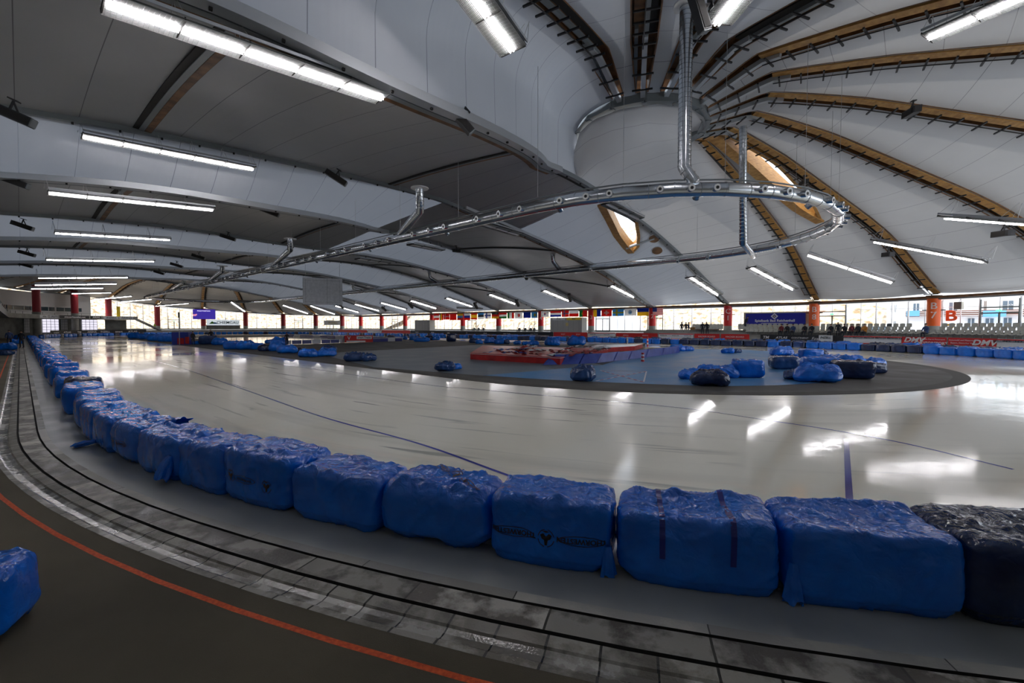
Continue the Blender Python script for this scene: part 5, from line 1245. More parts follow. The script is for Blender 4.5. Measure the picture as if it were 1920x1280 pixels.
# ------------------------------------------------------------ red mats and the long blue ramp
M['padred'], _ = vary(mat('red_mat', (.5, .02, .02), .35), (.34, .008, .01), (.55, .02, .02), 1.5)
M['padblue'], _ = vary(mat('blue_mat', (.03, .05, .25), .4), (.025, .045, .24), (.05, .085, .36), 1.5)
M['padside'] = mat('blue_mat_side', (.02, .04, .3), .4)
A = [at(882, 674, 0), at(1050, 684, 0), at(1140, 664, 0), at(905, 656, 0)]
cen = sum(A, Vector())/4; e = empty('crash_mat', cen, 0, 'thick red mat lying under a heap of red and white strips', 'mat')
def prism(P, z0, z1, m, mt=None, off=Vector()):
    mb = MB(); lo = [p-off+Vector((0, 0, z0)) for p in P]; hi = [p-off+Vector((0, 0, z1)) for p in P]; mb.face(hi, mt or m); mb.face(lo[::-1], m)
    for i in range(len(P)): j = (i+1) % len(P); mb.face([lo[i], lo[j], hi[j], hi[i]], m)
    return mb
prism(A, .02, .5, 'padred', off=cen).build('mat_body', e)
mb = MB()
for i in range(len(A)): p, q = A[i]-cen, A[(i+1) % 4]-cen; mb.bar(p+Vector((0, 0, .44)), q+Vector((0, 0, .44)), .05, .03, 'tape_w')
mb.build('seam', e)
fl_ = [at(905, 662, .5), at(1060, 673, .5), at(1165, 655, .5), at(1000, 650, .5)]
for i in range(46):
    u, v = R.random(), R.random(); p = fl_[0].lerp(fl_[1], u).lerp(fl_[3].lerp(fl_[2], u), v); c_ = ('padred', 'tape_w', 'padred', 'padside', 'board_white')[i % 5]
    mb = MB(); a = R.uniform(-.5, .5)+.9; ln = R.uniform(.8, 2.4); rows = []
    for j in range(9):
        x = (j/8-.5)*ln; rows.append([Vector((x, -.14, .04*math.sin(j*1.7+i)+.02)), Vector((x+.02, .14, .04*math.sin(j*1.7+i+.8)+.03))])
    mb.grid(rows, c_); mb.grid([[q+Vector((0, 0, -.03)) for q in r] for r in rows][::-1], c_); o = mb.build('loose_strip'); o.location = p+Vector((0, 0, .05+R.random()*.16)); o.rotation_euler = (R.uniform(-.15, .15), R.uniform(-.15, .15), a)
    tag(o, {'padred': 'red', 'tape_w': 'white', 'padside': 'blue', 'board_white': 'pale grey'}[c_]+' strip in the tangled heap on the red mat', 'strip', {'padred': 'red', 'tape_w': 'white', 'padside': 'blue', 'board_white': 'pale'}[c_]+' strips heaped on the mat')
Bf = [at(1016, 684.5, 0), at(1108, 682, 0), at(1187, 673.5, 0), at(1267, 662.5, 0)]
Bb = [at(1090, 668, .0), at(1130, 667, 0), at(1180, 662, 0), at(1256, 655, 0)]
def poly_pt(P, x): f = x*(len(P)-1); i = min(len(P)-2, int(f)); return P[i].lerp(P[i+1], f-i)
rc = (Bf[0]+Bb[-1])/2; e = empty('ramp_mat', rc, 0, 'long row of sloping dark blue wedge mats on the light blue floor', 'mat')
for i in range(8):
    x0, x1 = i/8+.004, (i+1)/8-.004; a, b = poly_pt(Bf, x0)-rc, poly_pt(Bf, x1)-rc; back = Vector((.55, .85, 0))*1.1; hh = Vector((0, 0, .62))
    if i == 0: a_t = a+back*1.2+hh
    else: a_t = a+back*.75+hh
    b_t = b+back*.75+hh+Vector((0, 0, .03*(i % 2))); a0, b0 = a+Vector((0, 0, .02)), b+Vector((0, 0, .02)); a2, b2 = a+back*1.6+Vector((0, 0, .02)), b+back*1.6+Vector((0, 0, .02))
    mb = MB(); mb.face([a0, b0, b_t, a_t], 'padblue'); mb.face([a_t, b_t, b_t+back*.5, a_t+back*.5], 'padblue'); mb.face([a_t+back*.5, b_t+back*.5, b2, a2], 'padside'); mb.face([a0, a_t, a_t+back*.5, a2], 'padside'); mb.face([b0, b2, b_t+back*.5, b_t], 'padside'); mb.face([a0, a2, b2, b0], 'padside')
    mb.build('wedge', e)
prism([at(1085, 664, 0), at(1190, 657, 0), at(1205, 652, 0), at(1120, 654, 0)], .02, .45, 'padred', 'board_white').build('crash_mat')
tag(bpy.data.objects['crash_mat.001'] if 'crash_mat.001' in bpy.data.objects else bpy.data.objects['crash_mat'], 'second red mat with white top behind the blue ramp', 'mat')
o = prism([at(1100, 655, 0), at(1205, 650.5, 0), at(1210, 647.5, 0), at(1105, 650, 0)], .02, .35, 'banner_black').build('folded_cover'); tag(o, 'low black cover lying behind the red mats', 'cover')
# striped marker post
def post(x, y, h, label, c2='padred'):
    p = at(x, y, 0); mb = MB()
    for j in range(5): mb.tube([Vector((0, 0, .02+h*j/5)), Vector((0, 0, .02+h*(j+1)/5))], .10 if j else .12, (c2, 'tape_w')[j % 2], 12)
    o = mb.build('marker_post', smooth=False); o.location = p; tag(o, label, 'post')
post(1205, 678, .62, 'small red and white marker post before the blue ramp'); post(1176, 651, 1.2, 'pale pole behind the blue ramp', 'steel_light'); post(1214, 649, 1.1, 'red topped post behind the right part of the ramp')
# blue padded pillar with pole
p = at(342, 646, 0); e = empty('padded_pillar', p, 0, 'blue padded block with red panels and a thin pole, left infield', 'padded block')
mb = MB(); mb.box((0, 0, .85), (2.2, .8, 1.65), 'padside'); mb.build('padding', e); mb = MB(); mb.box((.1, -.42, .5), (.9, .05, .8), 'padred'); mb.box((.95, -.42, .6), (.5, .05, .9), 'padred'); mb.build('red_panel', e)
mb = MB(); mb.tube([(.0, -.5, 0), (0, -.5, 3.6)], .05, 'steel_light'); mb.tube([(0, -.5, 3.6), (0, -.5, 4.3)], .10, 'black'); mb.build('pole', e)

# ------------------------------------------------------------ seats on the stands
def seat_mesh():
    mb = MB(); n = 6; rows = []
    prof = [(-.24, .40), (-.22, .43), (-.05, .42), (.12, .43), (.17, .50), (.20, .62), (.22, .76), (.21, .80)]
    for (y, z) in prof:
        rows.append([Vector((x, y+.05*abs(x/.22)**2*(-1 if z > .5 else 0), z+.03*abs(x/.22)**2*(1 if z < .5 else -1.2))) for x in [-.22+.44*j/n for j in range(n+1)]])
    mb.grid(rows, 'seat'); mb.grid([[p+Vector((0, .025, -.02)) for p in r] for r in rows][::-1], 'seat')
    mb.box((0, 0, .2), (.06, .06, .42), 'steel'); mb.box((0, .0, .38), (.3, .3, .03), 'steel')
    o = mb.build('seat_shell', smooth=False); me = o.data; bpy.data.objects.remove(o); return me
M['seat'] = mat('seat_plastic', (.50, .50, .45), .45)
M['seat_dark'] = mat('seat_plastic_dark', (.10, .11, .12), .45)
sme = seat_mesh(); smd = sme.copy(); smd.materials[0] = M['seat_dark']
steps = [(32.9, 1.30), (33.75, 1.62), (34.6, 1.94)]
d_l, d_r = dpx(1205, 33), -1.5
mb = MB()
for j, (r, z) in enumerate(steps):
    PP = [far_pos(lerp(d_l, d_r, i/40), 1)[0] for i in range(41)]
    A1 = []
    for i in range(41):
        dd = lerp(d_l, d_r, i/40); a0 = far_pos(dd, r-.42)[0]; a1 = far_pos(dd, r+.43)[0]
        # keep equal bearing on the curve
        A1.append([Vector((a0.x, a0.y, 1.0)), Vector((a0.x, a0.y, z)), Vector((a1.x, a1.y, z)), Vector((a1.x, a1.y, 1.0))])
    mb.grid(A1, 'concrete')
struct(mb, 'floor')
nseat = 0
for j, (r, z) in enumerate(steps):
    nst = int((d_l-d_r)*1.18/.56)
    for i in range(nst):
        dd = lerp(d_l, d_r, (i+.5*(j % 2))/nst); p, n_ = far_pos(dd, r)
        xx = 960+F*p.x/p.y
        if xx > 1935 or (1352 < xx < 1380) or (1515 < xx < 1540 and j == 2) or (1712 < xx < 1758 and j > 0) or (j == 2 and 1540 < xx < 1625 and False): continue
        if xx < 1395 and j == 0 and xx > 1230: continue
        if xx < 1300: continue
        dark = (1655 < xx < 1675 and j == 2)
        o = bpy.data.objects.new('stadium_seat', smd if dark else sme); COL.objects.link(o); o.location = (p.x, p.y, z+.0); o.rotation_euler = (0, 0, face_ang(n_))
        o.scale = (1.05, 1.05, 1.05)
        rowname = ('front', 'middle', 'back')[j]; part_ = 'under the dark blue wall board' if xx < 1520 else ('between the orange columns' if xx < 1735 else 'right of column B 7')
        tag(o, '%s stadium seat in the %s row %s' % ('dark grey' if dark else 'pale grey', rowname, part_), 'seat', '%s%s row seats %s' % ('dark ' if dark else '', rowname, part_)); nseat += 1

# ------------------------------------------------------------ people
M['skin'] = mat('skin', (.45, .25, .17), .6); M['jacket'] = mat('dark_jacket', (.018, .02, .028), .8); M['trousers'] = mat('dark_trousers', (.025, .03, .045), .85); M['hair'] = mat('dark_hair', (.02, .015, .01), .8)
M['jk_blue'] = mat('blue_jacket', (.03, .06, .16), .8); M['jk_orange'] = mat('orange_jacket', (.5, .2, .03), .8); M['jk_red'] = mat('dark_red_jacket', (.16, .02, .03), .8); M['jk_green'] = mat('hivis_jacket', (.35, .5, .05), .7); M['tr_light'] = mat('light_trousers', (.35, .35, .36), .8)
def person_mesh(pose):
    """one continuous skinned body; materials by height and by limb"""
    if pose == 'sit':
        J = {'pel': (0, 0, .48, .15), 'sp': (0, .02, .72, .15), 'ch': (0, 0, .95, .17), 'nk': (0, -.02, 1.10, .065), 'hd': (0, -.05, 1.20, .085), 'hd2': (0, -.05, 1.30, .085),
             'hl': (-.10, 0, .46, .10), 'kl': (-.13, -.42, .50, .075), 'al': (-.13, -.44, .10, .05), 'tl': (-.13, -.60, .05, .04), 'hr': (.10, 0, .46, .10), 'kr': (.13, -.42, .50, .075), 'ar': (.13, -.44, .10, .05), 'tr': (.13, -.60, .05, .04),
             'sl': (-.19, 0, 1.0, .075), 'el': (-.25, -.10, .74, .055), 'wl': (-.12, -.32, .62, .04), 'fl': (-.06, -.40, .60, .035), 'sr': (.19, 0, 1.0, .075), 'er': (.25, -.10, .74, .055), 'wr': (.12, -.32, .62, .04), 'fr': (.06, -.40, .60, .035)}
    else:
        b = .28 if pose == 'lean' else 0; w_ = .16 if pose == 'walk' else .02
        J = {'pel': (0, 0, .95, .14), 'sp': (0, -b*.3, 1.15, .14), 'ch': (0, -b*.7, 1.38, .165), 'nk': (0, -b*1.0, 1.53, .062), 'hd': (0, -b*1.15-.02, 1.61, .085), 'hd2': (0, -b*1.3-.02, 1.70, .088),
             'hl': (-.10, 0, .90, .10), 'kl': (-.12, -w_, .50, .072), 'al': (-.12, -w_*.4, .10, .05), 'tl': (-.13, -w_*.4-.16, .05, .04), 'hr': (.10, 0, .90, .10), 'kr': (.12, w_*.3, .50, .072), 'ar': (.13, w_*1.2, .10, .05), 'tr': (.14, w_*1.2-.15, .05, .04),
             'sl': (-.20, -b*.65, 1.42, .075), 'el': (-.27, -b*.4, 1.14, .052), 'wl': (-.24, -b*.5-.14, .92, .038), 'fl': (-.23, -b*.5-.18, .82, .034), 'sr': (.20, -b*.65, 1.42, .075), 'er': (.28, -b*.4+.03, 1.14, .052), 'wr': (.25, -b*.5-.12, .94, .038), 'fr': (.24, -b*.5-.17, .84, .034)}
    E_ = [('pel', 'sp'), ('sp', 'ch'), ('ch', 'nk'), ('nk', 'hd'), ('hd', 'hd2'), ('pel', 'hl'), ('hl', 'kl'), ('kl', 'al'), ('al', 'tl'), ('pel', 'hr'), ('hr', 'kr'), ('kr', 'ar'), ('ar', 'tr'), ('ch', 'sl'), ('sl', 'el'), ('el', 'wl'), ('wl', 'fl'), ('ch', 'sr'), ('sr', 'er'), ('er', 'wr'), ('wr', 'fr')]
    ks = list(J); me = bpy.data.meshes.new('t'); me.from_pydata([J[k][:3] for k in ks], [(ks.index(a), ks.index(b)) for a, b in E_], []); o = bpy.data.objects.new('t', me); COL.objects.link(o)
    sk = o.modifiers.new('s', 'SKIN'); sk.use_smooth_shade = True; ss = o.modifiers.new('u', 'SUBSURF'); ss.levels = 1
    for i, k in enumerate(ks): me.skin_vertices[0].data[i].radius = (J[k][3],)*2; me.skin_vertices[0].data[i].use_root = (k == 'pel')
    dg = bpy.context.evaluated_depsgraph_get(); m2 = bpy.data.meshes.new_from_object(o.evaluated_get(dg)); bpy.data.objects.remove(o)
    for n_ in ('trousers', 'jacket', 'skin', 'black'): m2.materials.append(M[n_])
    hz = J['hd'][2]-.05; pz = J['pel'][2]
    for p in m2.polygons:
        c = p.center
        hand = min((c-Vector(J['fl'][:3])).length, (c-Vector(J['fr'][:3])).length) < .075
        leg = c.z < pz-.02 or (pose == 'sit' and c.y < -.12 and c.z < .60 and abs(c.x) < .24 and not hand)
        p.material_index = 2 if (c.z > hz or hand) else (3 if c.z < .09 else (0 if leg and not (abs(c.x) > .2 and pose != 'sit') else 1)); p.use_smooth = True
    return m2, J
PM = {k: person_mesh(k) for k in ('stand', 'walk', 'lean', 'sit')}
def hair_mesh(J):
    mb = MB(); c = Vector(J['hd2'][:3]); rows = []
    for i in range(7):
        a = PI/2*i/6; rows.append([c+Vector((math.cos(b_)*.102*math.sin(a+.01), math.sin(b_)*.105*math.sin(a+.01)+.012, .0+.10*math.cos(a)-(.03 if math.sin(b_) > 0 else 0)*math.sin(a))) for b_ in [2*PI*j/14 for j in range(14)]])
    mb.grid(rows, 'hair', closed=True); o = mb.build('hair', smooth=True); me = o.data; bpy.data.objects.remove(o); return me
HM = {k: hair_mesh(PM[k][1]) for k in PM}
var = {}
def person(pos, rz, pose, jk, label, tr_='trousers', group=None, sc=1.0):
    e = empty('person', pos, rz, label, 'person', group); e.scale = (sc,)*3
    if (pose, jk, tr_) not in var:
        m2 = PM[pose][0].copy(); m2.materials[1] = M[jk]; m2.materials[0] = M[tr_]; var[pose, jk, tr_] = m2
    b = bpy.data.objects.new('body', var[pose, jk, tr_]); COL.objects.link(b); b.parent = e
    h = bpy.data.objects.new('hair', HM[pose]); COL.objects.link(h); h.parent = e
    # hood or collar
    J = PM[pose][1]; mb = MB(); n_ = Vector(J['nk'][:3]); mb.tube([n_+Vector((0, .02, -.05)), n_+Vector((0, .0, .02))], [.12, .085], jk, 12); mb.build('collar', e, True)
    return e
def fp(x, r, z): p, n_ = far_pos(dpx(x, r), r); return Vector((p.x, p.y, z)), face_ang(n_)
for x, pose, jk, tr_, lab in ((1278, 'stand', 'jacket', 'tr_light', 'standing person in dark jacket and pale trousers, leftmost of the three before the hillside window'), (1286, 'walk', 'jacket', 'tr_light', 'person in dark coat standing middle of the three before the hillside window'), (1291, 'stand', 'jk_blue', 'tr_light', 'person in dark blue coat, right of the three before the hillside window'), (1317, 'stand', 'jacket', 'trousers', 'person all in black left of the long bench'), (1326, 'lean', 'jacket', 'trousers', 'person in black leaning forward at the long bench')):
    p, a = fp(x, 33.6 if x < 1300 else 32.7, 1.27); person(p, a+(.0 if x != 1291 else 2), pose, jk, lab, tr_)
p, a = fp(1397, 34.5, 1.98); person(p, a+1.2, 'lean', 'jacket', 'person in black at the door left of the dark blue wall board')
SIT = [(1465, 'jk_red', 'seated person in dark red jacket, leftmost of the seated spectators'), (1476, 'jacket', 'seated person in black, second of the seated spectators'), (1487, 'jk_blue', 'seated person in blue jacket, third of the seated spectators'), (1509, 'jacket', 'seated person in black just left of column B 8'), (1522, 'jacket', 'seated person in black in front of column B 8'), (1558, 'jacket', 'seated person in black right of column B 8'), (1571, 'jacket', 'taller spectator in black beside the glass door'), (1583, 'jacket', 'small dark spectator below the glass door'), (1597, 'jk_red', 'spectator with dark cap right of the glass door'), (1609, 'jacket', 'spectator in black next to the one in orange'), (1621, 'jk_orange', 'spectator in an orange jacket'), (1736, 'jk_blue', 'spectator in blue jacket sitting before column B 7')]
for x, jk, lab in SIT:
    p, a = fp(x, 32.72, 1.30); person(p, a, 'sit' if x != 1571 else 'stand', jk, lab, sc=1.05 if x != 1571 else .9)
for x, y, pose, jk, rz, lab in ((538, 647.3, 'stand', 'jacket', .4, 'person in black standing on the infield behind the blue sacks'), (362, 646.4, 'stand', 'jacket', 1.2, 'person in black by the padded pillar'), (41, 652.6, 'stand', 'jacket', .3, 'person in dark clothes standing on the left walkway'), (18, 649.5, 'walk', 'jk_blue', .8, 'person in dark clothes among the bags at the left edge')):
    p = at(x, y, .02); sc_ = {538: 24, 362: 25.5, 41: 33, 18: 31}[x]/F*p.y/1.79; person(p, rz, pose, jk, lab, sc=sc_)
p = at(397, 643, 0); person(p, .3, 'lean', 'jacket', 'stooping person in black behind the navy mat, left infield', sc=1.1)
p = atZ(290, 611, 125); person(Vector((p.x, p.y, 1.45)), 0, 'stand', 'jk_green', 'person in yellow green vest at the distant window by a column')
# long wooden bench by the hillside window
p, a = fp(1321, 34.5, 1.35); e = empty('wooden_bench', p, a, 'long yellowish wooden counter before the hillside window', 'bench')
mb = MB(); mb.box((0, 0, .48), (3.9, .5, .85), 'timber'); mb.build('front', e); mb = MB(); mb.box((0, 0, .93), (4.1, .7, .06), 'timber'); mb.build('top', e)
# kiosks and containers on the far side
M['kiosk'] = mat('kiosk_grey', (.42, .43, .42), .5); M['kiosk2'] = mat('kiosk_line', (.30, .31, .31), .5)
def kiosk(x0, x1, ytop, label, texts=()):
    r = 34.4; p0, _ = far_pos(dpx(x0, r), r); p1, _ = far_pos(dpx(x1, r), r); c = (p0+p1)/2; w_ = (p1-p0).length; h = CH+(HOR-ytop)/F*c.y-1.36
    e = empty('kiosk', (c.x, c.y, 1.36), math.atan2((p1-p0).y, (p1-p0).x), label, 'kiosk')
    mb = MB(); mb.box((0, .6, h/2), (w_, 1.6, h), 'kiosk'); mb.build('cabin', e)
    mb = MB(); n_ = int(w_/1.1); [mb.box((-w_/2+(i+.5)*w_/n_, -.215, h/2), (.05, .03, h-.3), 'kiosk2') for i in range(n_)]; mb.build('shutter_lines', e)
    for (x, z, ww, hh, mm, tx, tm) in texts:
        mb = MB(); mb.box((x*w_, -.25, z*h), (ww*w_, .04, hh*h), mm); mb.build('sign_panel', e)
        o = text_mesh(tx, hh*h*.62, tm, 'lettering', e, .004, 1.2, .01); o.location = (x*w_, -.28, z*h); o.rotation_euler = (PI/2, 0, 0)
    return e
kiosk(1033, 1092, 595.5, 'grey kiosk with a white sign at its left and a yellow sign at its right', [(-.22, .92, .40, .16, 'paper', 'ATLAS', 'txtk'), (.26, .92, .44, .17, 'yellow', 'Bikes', 'txtk'), (.05, .55, .08, .22, 'gold', ' ', 'txtk')])
kiosk(779, 807, 600, 'grey container box before the window bay, middle left')
# training machines silhouettes along the glass
M['frame_grey'] = mat('machine_frame', (.20, .21, .22), .5)
for x in (888, 896, 905, 972, 983, 993, 1000):
    p, a = fp(x, 35, 1.36); e = empty('exercise_machine', p, a, 'grey tubular exercise machine before the glass, %s' % ('left of the kiosk' if x > 950 else 'left of the red column between the flags'), 'exercise machine', 'exercise machines, %s set' % ('right' if x > 950 else 'left'))
    mb = MB(); mb.tube([(-.5, 0, .1), (.5, 0, .1)], .05, 'frame_grey'); mb.tube([(-.5, 0, .1), (.1, 0, 1.3)], .05, 'frame_grey'); mb.build('frame', e)
    mb = MB(); mb.tube([(.1, 0, 1.3), (.5, 0, 1.6), (.3, 0, 1.8)], .04, 'frame_grey'); mb.build('handlebar', e); mb = MB(); mb.tube([(.25, -.08, .45), (.25, .08, .45)], .32, 'frame_grey', 16); mb.build('flywheel', e)
# white tent outside and colourful shapes behind the glass
M['tent'] = mat('tent_white', (.80, .81, .83), .6)
p, _ = far_pos(dpx(1153, 46), 46); e = empty('tent', (p.x, p.y, .9), face_ang(N), 'large white rounded tent outside behind the flags', 'tent')
mb = MB(); mb.grid([[Vector((math.cos(a)*4.6, y, 4.3*abs(math.sin(a))**.8)) for a in [PI*j/20 for j in range(21)]] for y in (-3, 3)], 'tent'); mb.face([Vector((math.cos(PI*j/20)*4.6, 3, 4.3*abs(math.sin(PI*j/20))**.8)) for j in range(21)], 'tent'); mb.face([Vector((math.cos(PI*j/20)*4.6, -3, 4.3*abs(math.sin(PI*j/20))**.8)) for j in range(21)][::-1], 'tent'); mb.build('canopy', e)
mb = MB(); [mb.tube([(x, -3.04, 0), (x, -3.04, 4.3*(1-(x/4.6)**2)**.4)], .04, 'steel_light') for x in (-2.3, 0, 2.3)]; mb.build('pole', e)

# ------------------------------------------------------------ gallery building at the distant left
M['wallwhite'] = mat('gallery_wall', (.60, .60, .60), .7); M['winblue'] = mat('dim_window', (.02, .05, .07), .2)
A_l = [(s_, None) for s_ in ()]
def lpt(q, r):   # q: degrees round the far end from the far side, beyond 180 = along the near straight back
    if q <= 180: a = math.radians(q); return C1p+(D*math.sin(a)+N*math.cos(a))*r
    return W(L-(q-180)*.6, -r)
QL = [121+i*3.0 for i in range(20)]+[180+i*8 for i in range(0, 16)]
def lstrip(prof, m, q=QL):
    mb = MB(); mb.grid([[lpt(a, r)+Vector((0, 0, z)) for r, z in prof] for a in q], m); return mb
mb = lstrip([(36.6, 5.0), (36.6, 10.2), (37.6, 10.2)], 'wallwhite'); struct(mb, 'wall_far')
mb = lstrip([(35.4, 0), (35.4, 4.2)], 'concrete_dark'); struct(mb, 'wall_lower')
QG = [107+i*3 for i in range(5)]+QL
mb = lstrip([(37.5, 4.15), (32.6, 4.15), (32.6, 5.05), (32.75, 5.05), (32.8, 4.4), (37.5, 4.4)], 'concrete', QG); struct(mb, 'floor')
mb = MB()
for q in QG[::2]:
    p = lpt(q, 32.7); mb.bar(p+Vector((0, 0, 5.0)), p+Vector((0, 0, 5.55)), .05, .05, 'steel')
P_ = [lpt(q, 32.7)+Vector((0, 0, 5.55)) for q in QG]; mb.tube(P_, .03, 'steel', 6); tag(mb.build('railing'), 'thin steel railing on the gallery edge at the distant left', 'railing')
j = 0
for q in (127, 131, 137, 141.5, 147, 152, 158, 163, 170, 178, 186, 196, 206):
    p = lpt(q, 36.5); n_ = (p-lpt(q, 30)).normalized(); mb = MB(); mb.box((0, 0, 0), (3.2, .2, .9), 'winblue', 0); mb.box((0, -.1, .5), (3.4, .1, .1), 'alu'); mb.box((0, -.12, 0), (.1, .1, .9), 'alu')
    o = mb.build('window_%d' % (40+j)); j += 1; o.location = (p.x, p.y, 6.5); o.rotation_euler = (0, 0, face_ang(n_)); tag(o, kind='structure')
M['opening'] = mat('bright_doorway', (.6, .62, .68), .6)
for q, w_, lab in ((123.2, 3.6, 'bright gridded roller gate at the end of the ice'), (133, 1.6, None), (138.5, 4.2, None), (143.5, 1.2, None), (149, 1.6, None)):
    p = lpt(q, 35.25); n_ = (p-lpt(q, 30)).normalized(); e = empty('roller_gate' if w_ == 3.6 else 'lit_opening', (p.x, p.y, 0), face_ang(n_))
    bright = M.setdefault('glow_pane', mat('glow_pane', (.7, .7, .75), .4, emit=(.75, .72, .85), es=1.0 if True else 0))  # wide panes emit by themselves, standing in for daylight behind them
    mb = MB(); mb.box((0, 0, 2.5), (w_, .06, 3.1), 'glow_pane' if w_ > 2 else 'opening'); mb.build('pane', e)
    mb = MB(); [mb.box((0, -.05, 1.0+i*.62), (w_, .06, .08), 'steel') for i in range(6)]; [mb.box((-w_/2+i*w_/4, -.05, 2.5), (.06, .06, 3.1), 'steel') for i in range(5)]; mb.build('bars', e)
    tag(e, lab or 'window opening in the dark wall under the gallery, %s' % {133: 'narrow, right of the gate side column', 138.5: 'widest one', 143.5: 'narrowest one', 149: 'leftmost one'}[q], 'gate' if lab else 'window')
for (q0, q1, mt, tx, lab) in ((150, 145.5, 'paper', 'vita 1', 'white gallery banner with a red figure, far left'), (145, 140.5, 'board_white', 'AUTO', 'grey gallery banner second from the left'), (140, 127, 'banner_black', 'steuerkanzlei.net', 'long dark gallery banner with slanted pale words'), (126.5, 122, 'banner_black', 'ARAL', 'dark gallery banner with an oval mark'), (121, 115, 'board_white', 'INZELL', 'pale gallery banner near the gallery end'), (114.5, 109, 'board_white', 'ARENA', 'pale gallery banner at the gallery end')):
    mb = MB(); qs = [lerp(q0, q1, i/6) for i in range(7)]; c = lpt((q0+q1)/2, 32.55)+Vector((0, 0, 4.62)); e = empty('banner', c, 0, lab, 'banner')
    mb.grid([[lpt(q, 32.55)+Vector((0, 0, 4.28))-c, lpt(q, 32.55)+Vector((0, 0, 4.98))-c] for q in qs], mt); mb.grid([[lpt(q, 32.57)+Vector((0, 0, 4.28))-c, lpt(q, 32.57)+Vector((0, 0, 4.98))-c] for q in qs][::-1], mt); mb.build('cloth', e)
    n_ = (c-lpt((q0+q1)/2, 20)); n_.z = 0; o = text_mesh(tx, .55, 'txtk' if mt != 'banner_black' else 'txtw', 'lettering', None, .003, 1.4, .01); facing(o, Vector((0, 0, 0)), -n_); o.parent = e; o.location = -n_.normalized()*.25
# yellow hanging banner at the distant window, white frame stand, ramp at the gallery end
p = atZ(222, 584, 116); mb = MB(); mb.box((0, 0, 0), (.9, .05, 2.6), 'yellow'); mb.box((0, 0, 1.32), (1.0, .08, .06), 'steel'); o = mb.build('banner'); o.location = p; tag(o, 'yellow upright banner before the distant window', 'banner')
for q0, q1 in ((121, 107),):
    mb = MB(); P1 = lpt(110, 33.5); mb.frame_box(lpt(114, 34.5)+Vector((0, 0, 2.1)), (lpt(110, 34.5)-lpt(118, 34.5))/2, Vector((0, .1, 0)), Vector((0, 0, 2.0)), 'concrete_dark'); struct(mb, 'wall_under')
mb = MB(); a, b = lpt(107, 33)+Vector((0, 0, 4.2)), lpt(98, 33)+Vector((0, 0, 1.3)); mb.bar(a, b, 2.0, .3, 'concrete'); mb.bar(a+Vector((0, 0, .9)), b+Vector((0, 0, .9)), .05, .05, 'steel'); o = mb.build('staircase'); tag(o, 'concrete stair ramp descending from the gallery end', 'staircase')
# barrier with black banner under the gallery
band_q = [lpt(q, 30.9) for q in [150-i*2.5 for i in range(19)]]
e = empty('banner', band_q[9], 0, 'long black banner with pale marks along the distant turn', 'banner'); mb = MB(); mb.grid([[p-band_q[9]+Vector((0, 0, .5)), p-band_q[9]+Vector((0, 0, 1.5))] for p in band_q], 'banner_black'); mb.build('cloth', e)
for i, tx in enumerate(('smart', 'ATLAS', 'TM', 'ARENA', 'INZELL', 'smart', 'ATLAS')):
    q = 147-i*6; p = lpt(q, 30.7); n_ = p-C1p; o = text_mesh(tx, .55, 'txtw', 'lettering', None, .003, 1.3, .01); facing(o, p, -n_); o.parent = e; o.location = p-band_q[9]+Vector((0, 0, 1.0))
# ------------------------------------------------------------ houses outside on the right
M['plaster'] = mat('white_plaster', (.84, .85, .86), .8); M['wood_dark'] = mat('balcony_wood', (.16, .07, .05), .7); M['roofm'] = mat('roof_edge', (.25, .2, .17), .8); M['bl_sign'] = mat('light_blue_sign', (.12, .35, .62), .5); M['glassdark'] = mat('house_window', (.12, .16, .2), .15); M['or_sign'] = mat('orange_sign', (.85, .12, .03), .5)
def house(x0, x1, Z0, Z1, label, zb=.7, zt=9.5):
    a, b = atZ(x0, 600, Z0), atZ(x1, 600, Z1); a.z = b.z = 0; c = (a+b)/2; w_ = (b-a).length; e = empty('house', (c.x, c.y, 0), math.atan2((b-a).y, (b-a).x), label, 'house')
    mb = MB(); mb.box((0, 4, (zt+zb)/2), (w_, 8, zt-zb), 'plaster'); mb.build('wall', e)
    mb = MB(); mb.box((0, 3.5, zt+.2), (w_+1.6, 11, .4), 'roofm'); mb.build('roof', e)
    X = lambda px, : (atZ(px, 600, lerp(Z0, Z1, (px-x0)/(x1-x0)))-c)
    def lx(px):
        u = (px-960)/F; d_ = (b-a); t_ = (u*a.y-a.x)/(d_.x-u*d_.y); return (t_-.5)*w_, (a+d_*t_).y
    def wnd(px0, px1, y0, y1, m_, nm='window', dep=.06):
        l0, zz = lx(px0); l1, _ = lx(px1); h0, h1 = CH+(HOR-y1)/F*zz, CH+(HOR-y0)/F*zz
        mb = MB(); mb.box(((l0+l1)/2, -.02-dep/2, (h0+h1)/2), (abs(l1-l0), dep, h1-h0), m_)
        if nm in ('window', 'door'): mb.box(((l0+l1)/2, -.05-dep/2, (h0+h1)/2), (.06, dep, h1-h0), 'white')
        return mb.build(nm, e)
    return e, wnd, lx
e, wnd, lx = house(1662, 2060, 58, 46, 'white plastered house with a long dark wooden balcony outside on the right')
for a in ((1778, 1793, 567, 583), (1878, 1898, 564, 583), (1711, 1722, 569, 584), (1668, 1670, 572, 584), (1676, 1679, 571, 584)): wnd(*a, 'glassdark')
wnd(1847, 1862, 597, 607, 'glassdark'); wnd(1814, 1826, 597, 616, 'glassdark', 'door'); wnd(1881, 1896, 596, 616, 'glassdark', 'door'); wnd(1675, 1679, 602, 612, 'glassdark')
o = wnd(1698, 2050, 584, 594, 'wood_dark', 'balcony', .9); mb = MB()
for i in range(3): l0, zz = lx(1698); l1, _ = lx(2050); mb.box(((l0+l1)/2, -.97, CH+(HOR-594)/F*52+.18+.22*i), (l1-l0, .04, .05), 'plaster')
mb.build('balcony_rail', e)
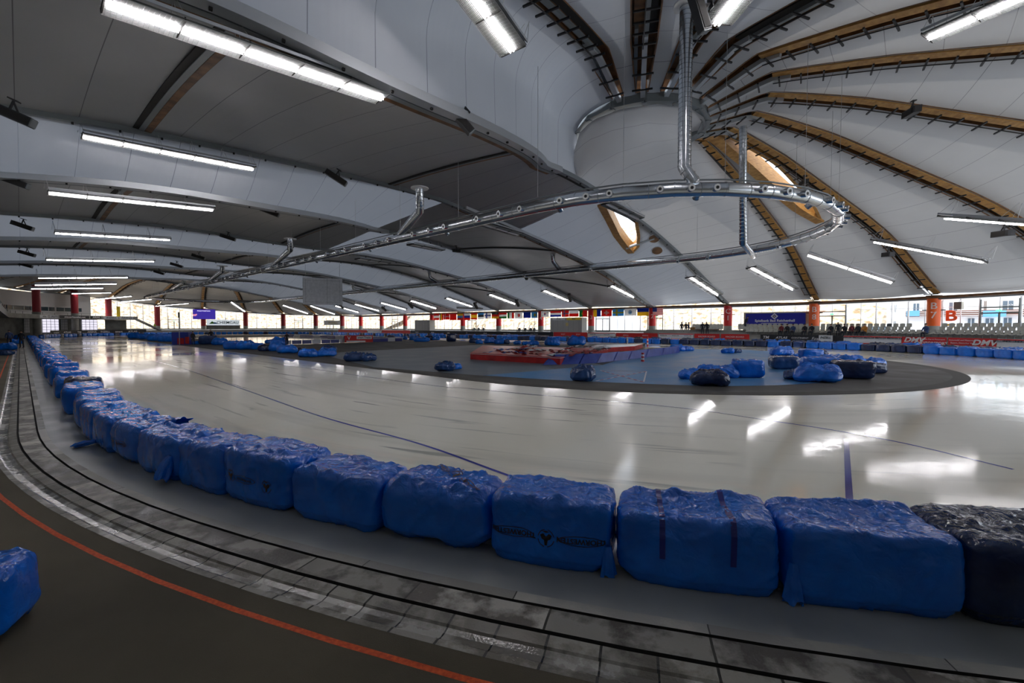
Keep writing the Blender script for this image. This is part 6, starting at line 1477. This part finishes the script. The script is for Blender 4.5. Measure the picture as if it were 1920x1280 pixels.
wnd(1700, 1724, 583, 593, 'bl_sign', 'blue_sign', 1.1); wnd(1841, 1884, 583, 594, 'bl_sign', 'blue_sign', 1.1)
for px in (1763, 1843, 1846, 1918): wnd(px, px+2, 564, 594, 'roofm', 'downpipe', .1)
# orange letter sign and brown box hanging inside the glass
p, a = fp(1783, 38.2, 3.4); e = empty('letter_sign', p, a, 'orange letter B above a yellow 7 on the glass, right of column B 7', 'sign'); o = text_mesh('B', 1.5, 'or_sign', 'lettering', e, .03, 1.2, .04); o.rotation_euler = (PI/2, 0, 0); o.location = (0, -.1, .1); o = text_mesh('7', 1.2, 'yellow', 'lettering', e, .03, 1.2, .04); o.rotation_euler = (PI/2, 0, 0); o.location = (0, -.1, -1.2)
p, a = fp(1796, 37.6, 4.55); e = empty('wall_box', p, a, 'brown square loudspeaker box hanging before the white house', 'box'); mb = MB(); mb.box((0, 0, 0), (.62, .4, .75), 'beige'); mb.build('cabinet', e); mb = MB(); mb.box((0, -.21, 0), (.56, .02, .69), 'roofm'); mb.tube([(0, 0, .37), (0, .3, .75)], .03, 'steel'); mb.build('front_cloth', e)
# parked car seen through the glass
p, a = fp(1645, 44, .75); e = empty('car', p, a, 'white and blue parked van seen through the glass right of B 8', 'car')
M['carp'] = mat('car_paint', (.7, .72, .75), .25)
mb = MB(); prof = [(-2.2, .35), (-2.2, 1.0), (-1.9, 1.15), (-1.2, 1.75), (1.5, 1.8), (2.0, 1.1), (2.2, .9), (2.2, .35)]
mb.grid([[Vector((x, y, z)) for x, z in prof] for y in (-.9, .9)], 'carp'); mb.face([Vector((x, -.9, z)) for x, z in prof], 'carp'); mb.face([Vector((x, .9, z)) for x, z in prof][::-1], 'carp'); mb.build('body', e)
mb = MB(); mb.face([Vector((x, -.915, z)) for x, z in ((-1.7, 1.15), (-1.1, 1.65), (1.4, 1.68), (1.8, 1.15))], 'glassdark'); mb.build('side_window', e)
for x in (-1.4, 1.4): mb = MB(); mb.tube([(x, -.95, .35), (x, -.7, .35)], .34, 'black', 18); mb.build('wheel', e)
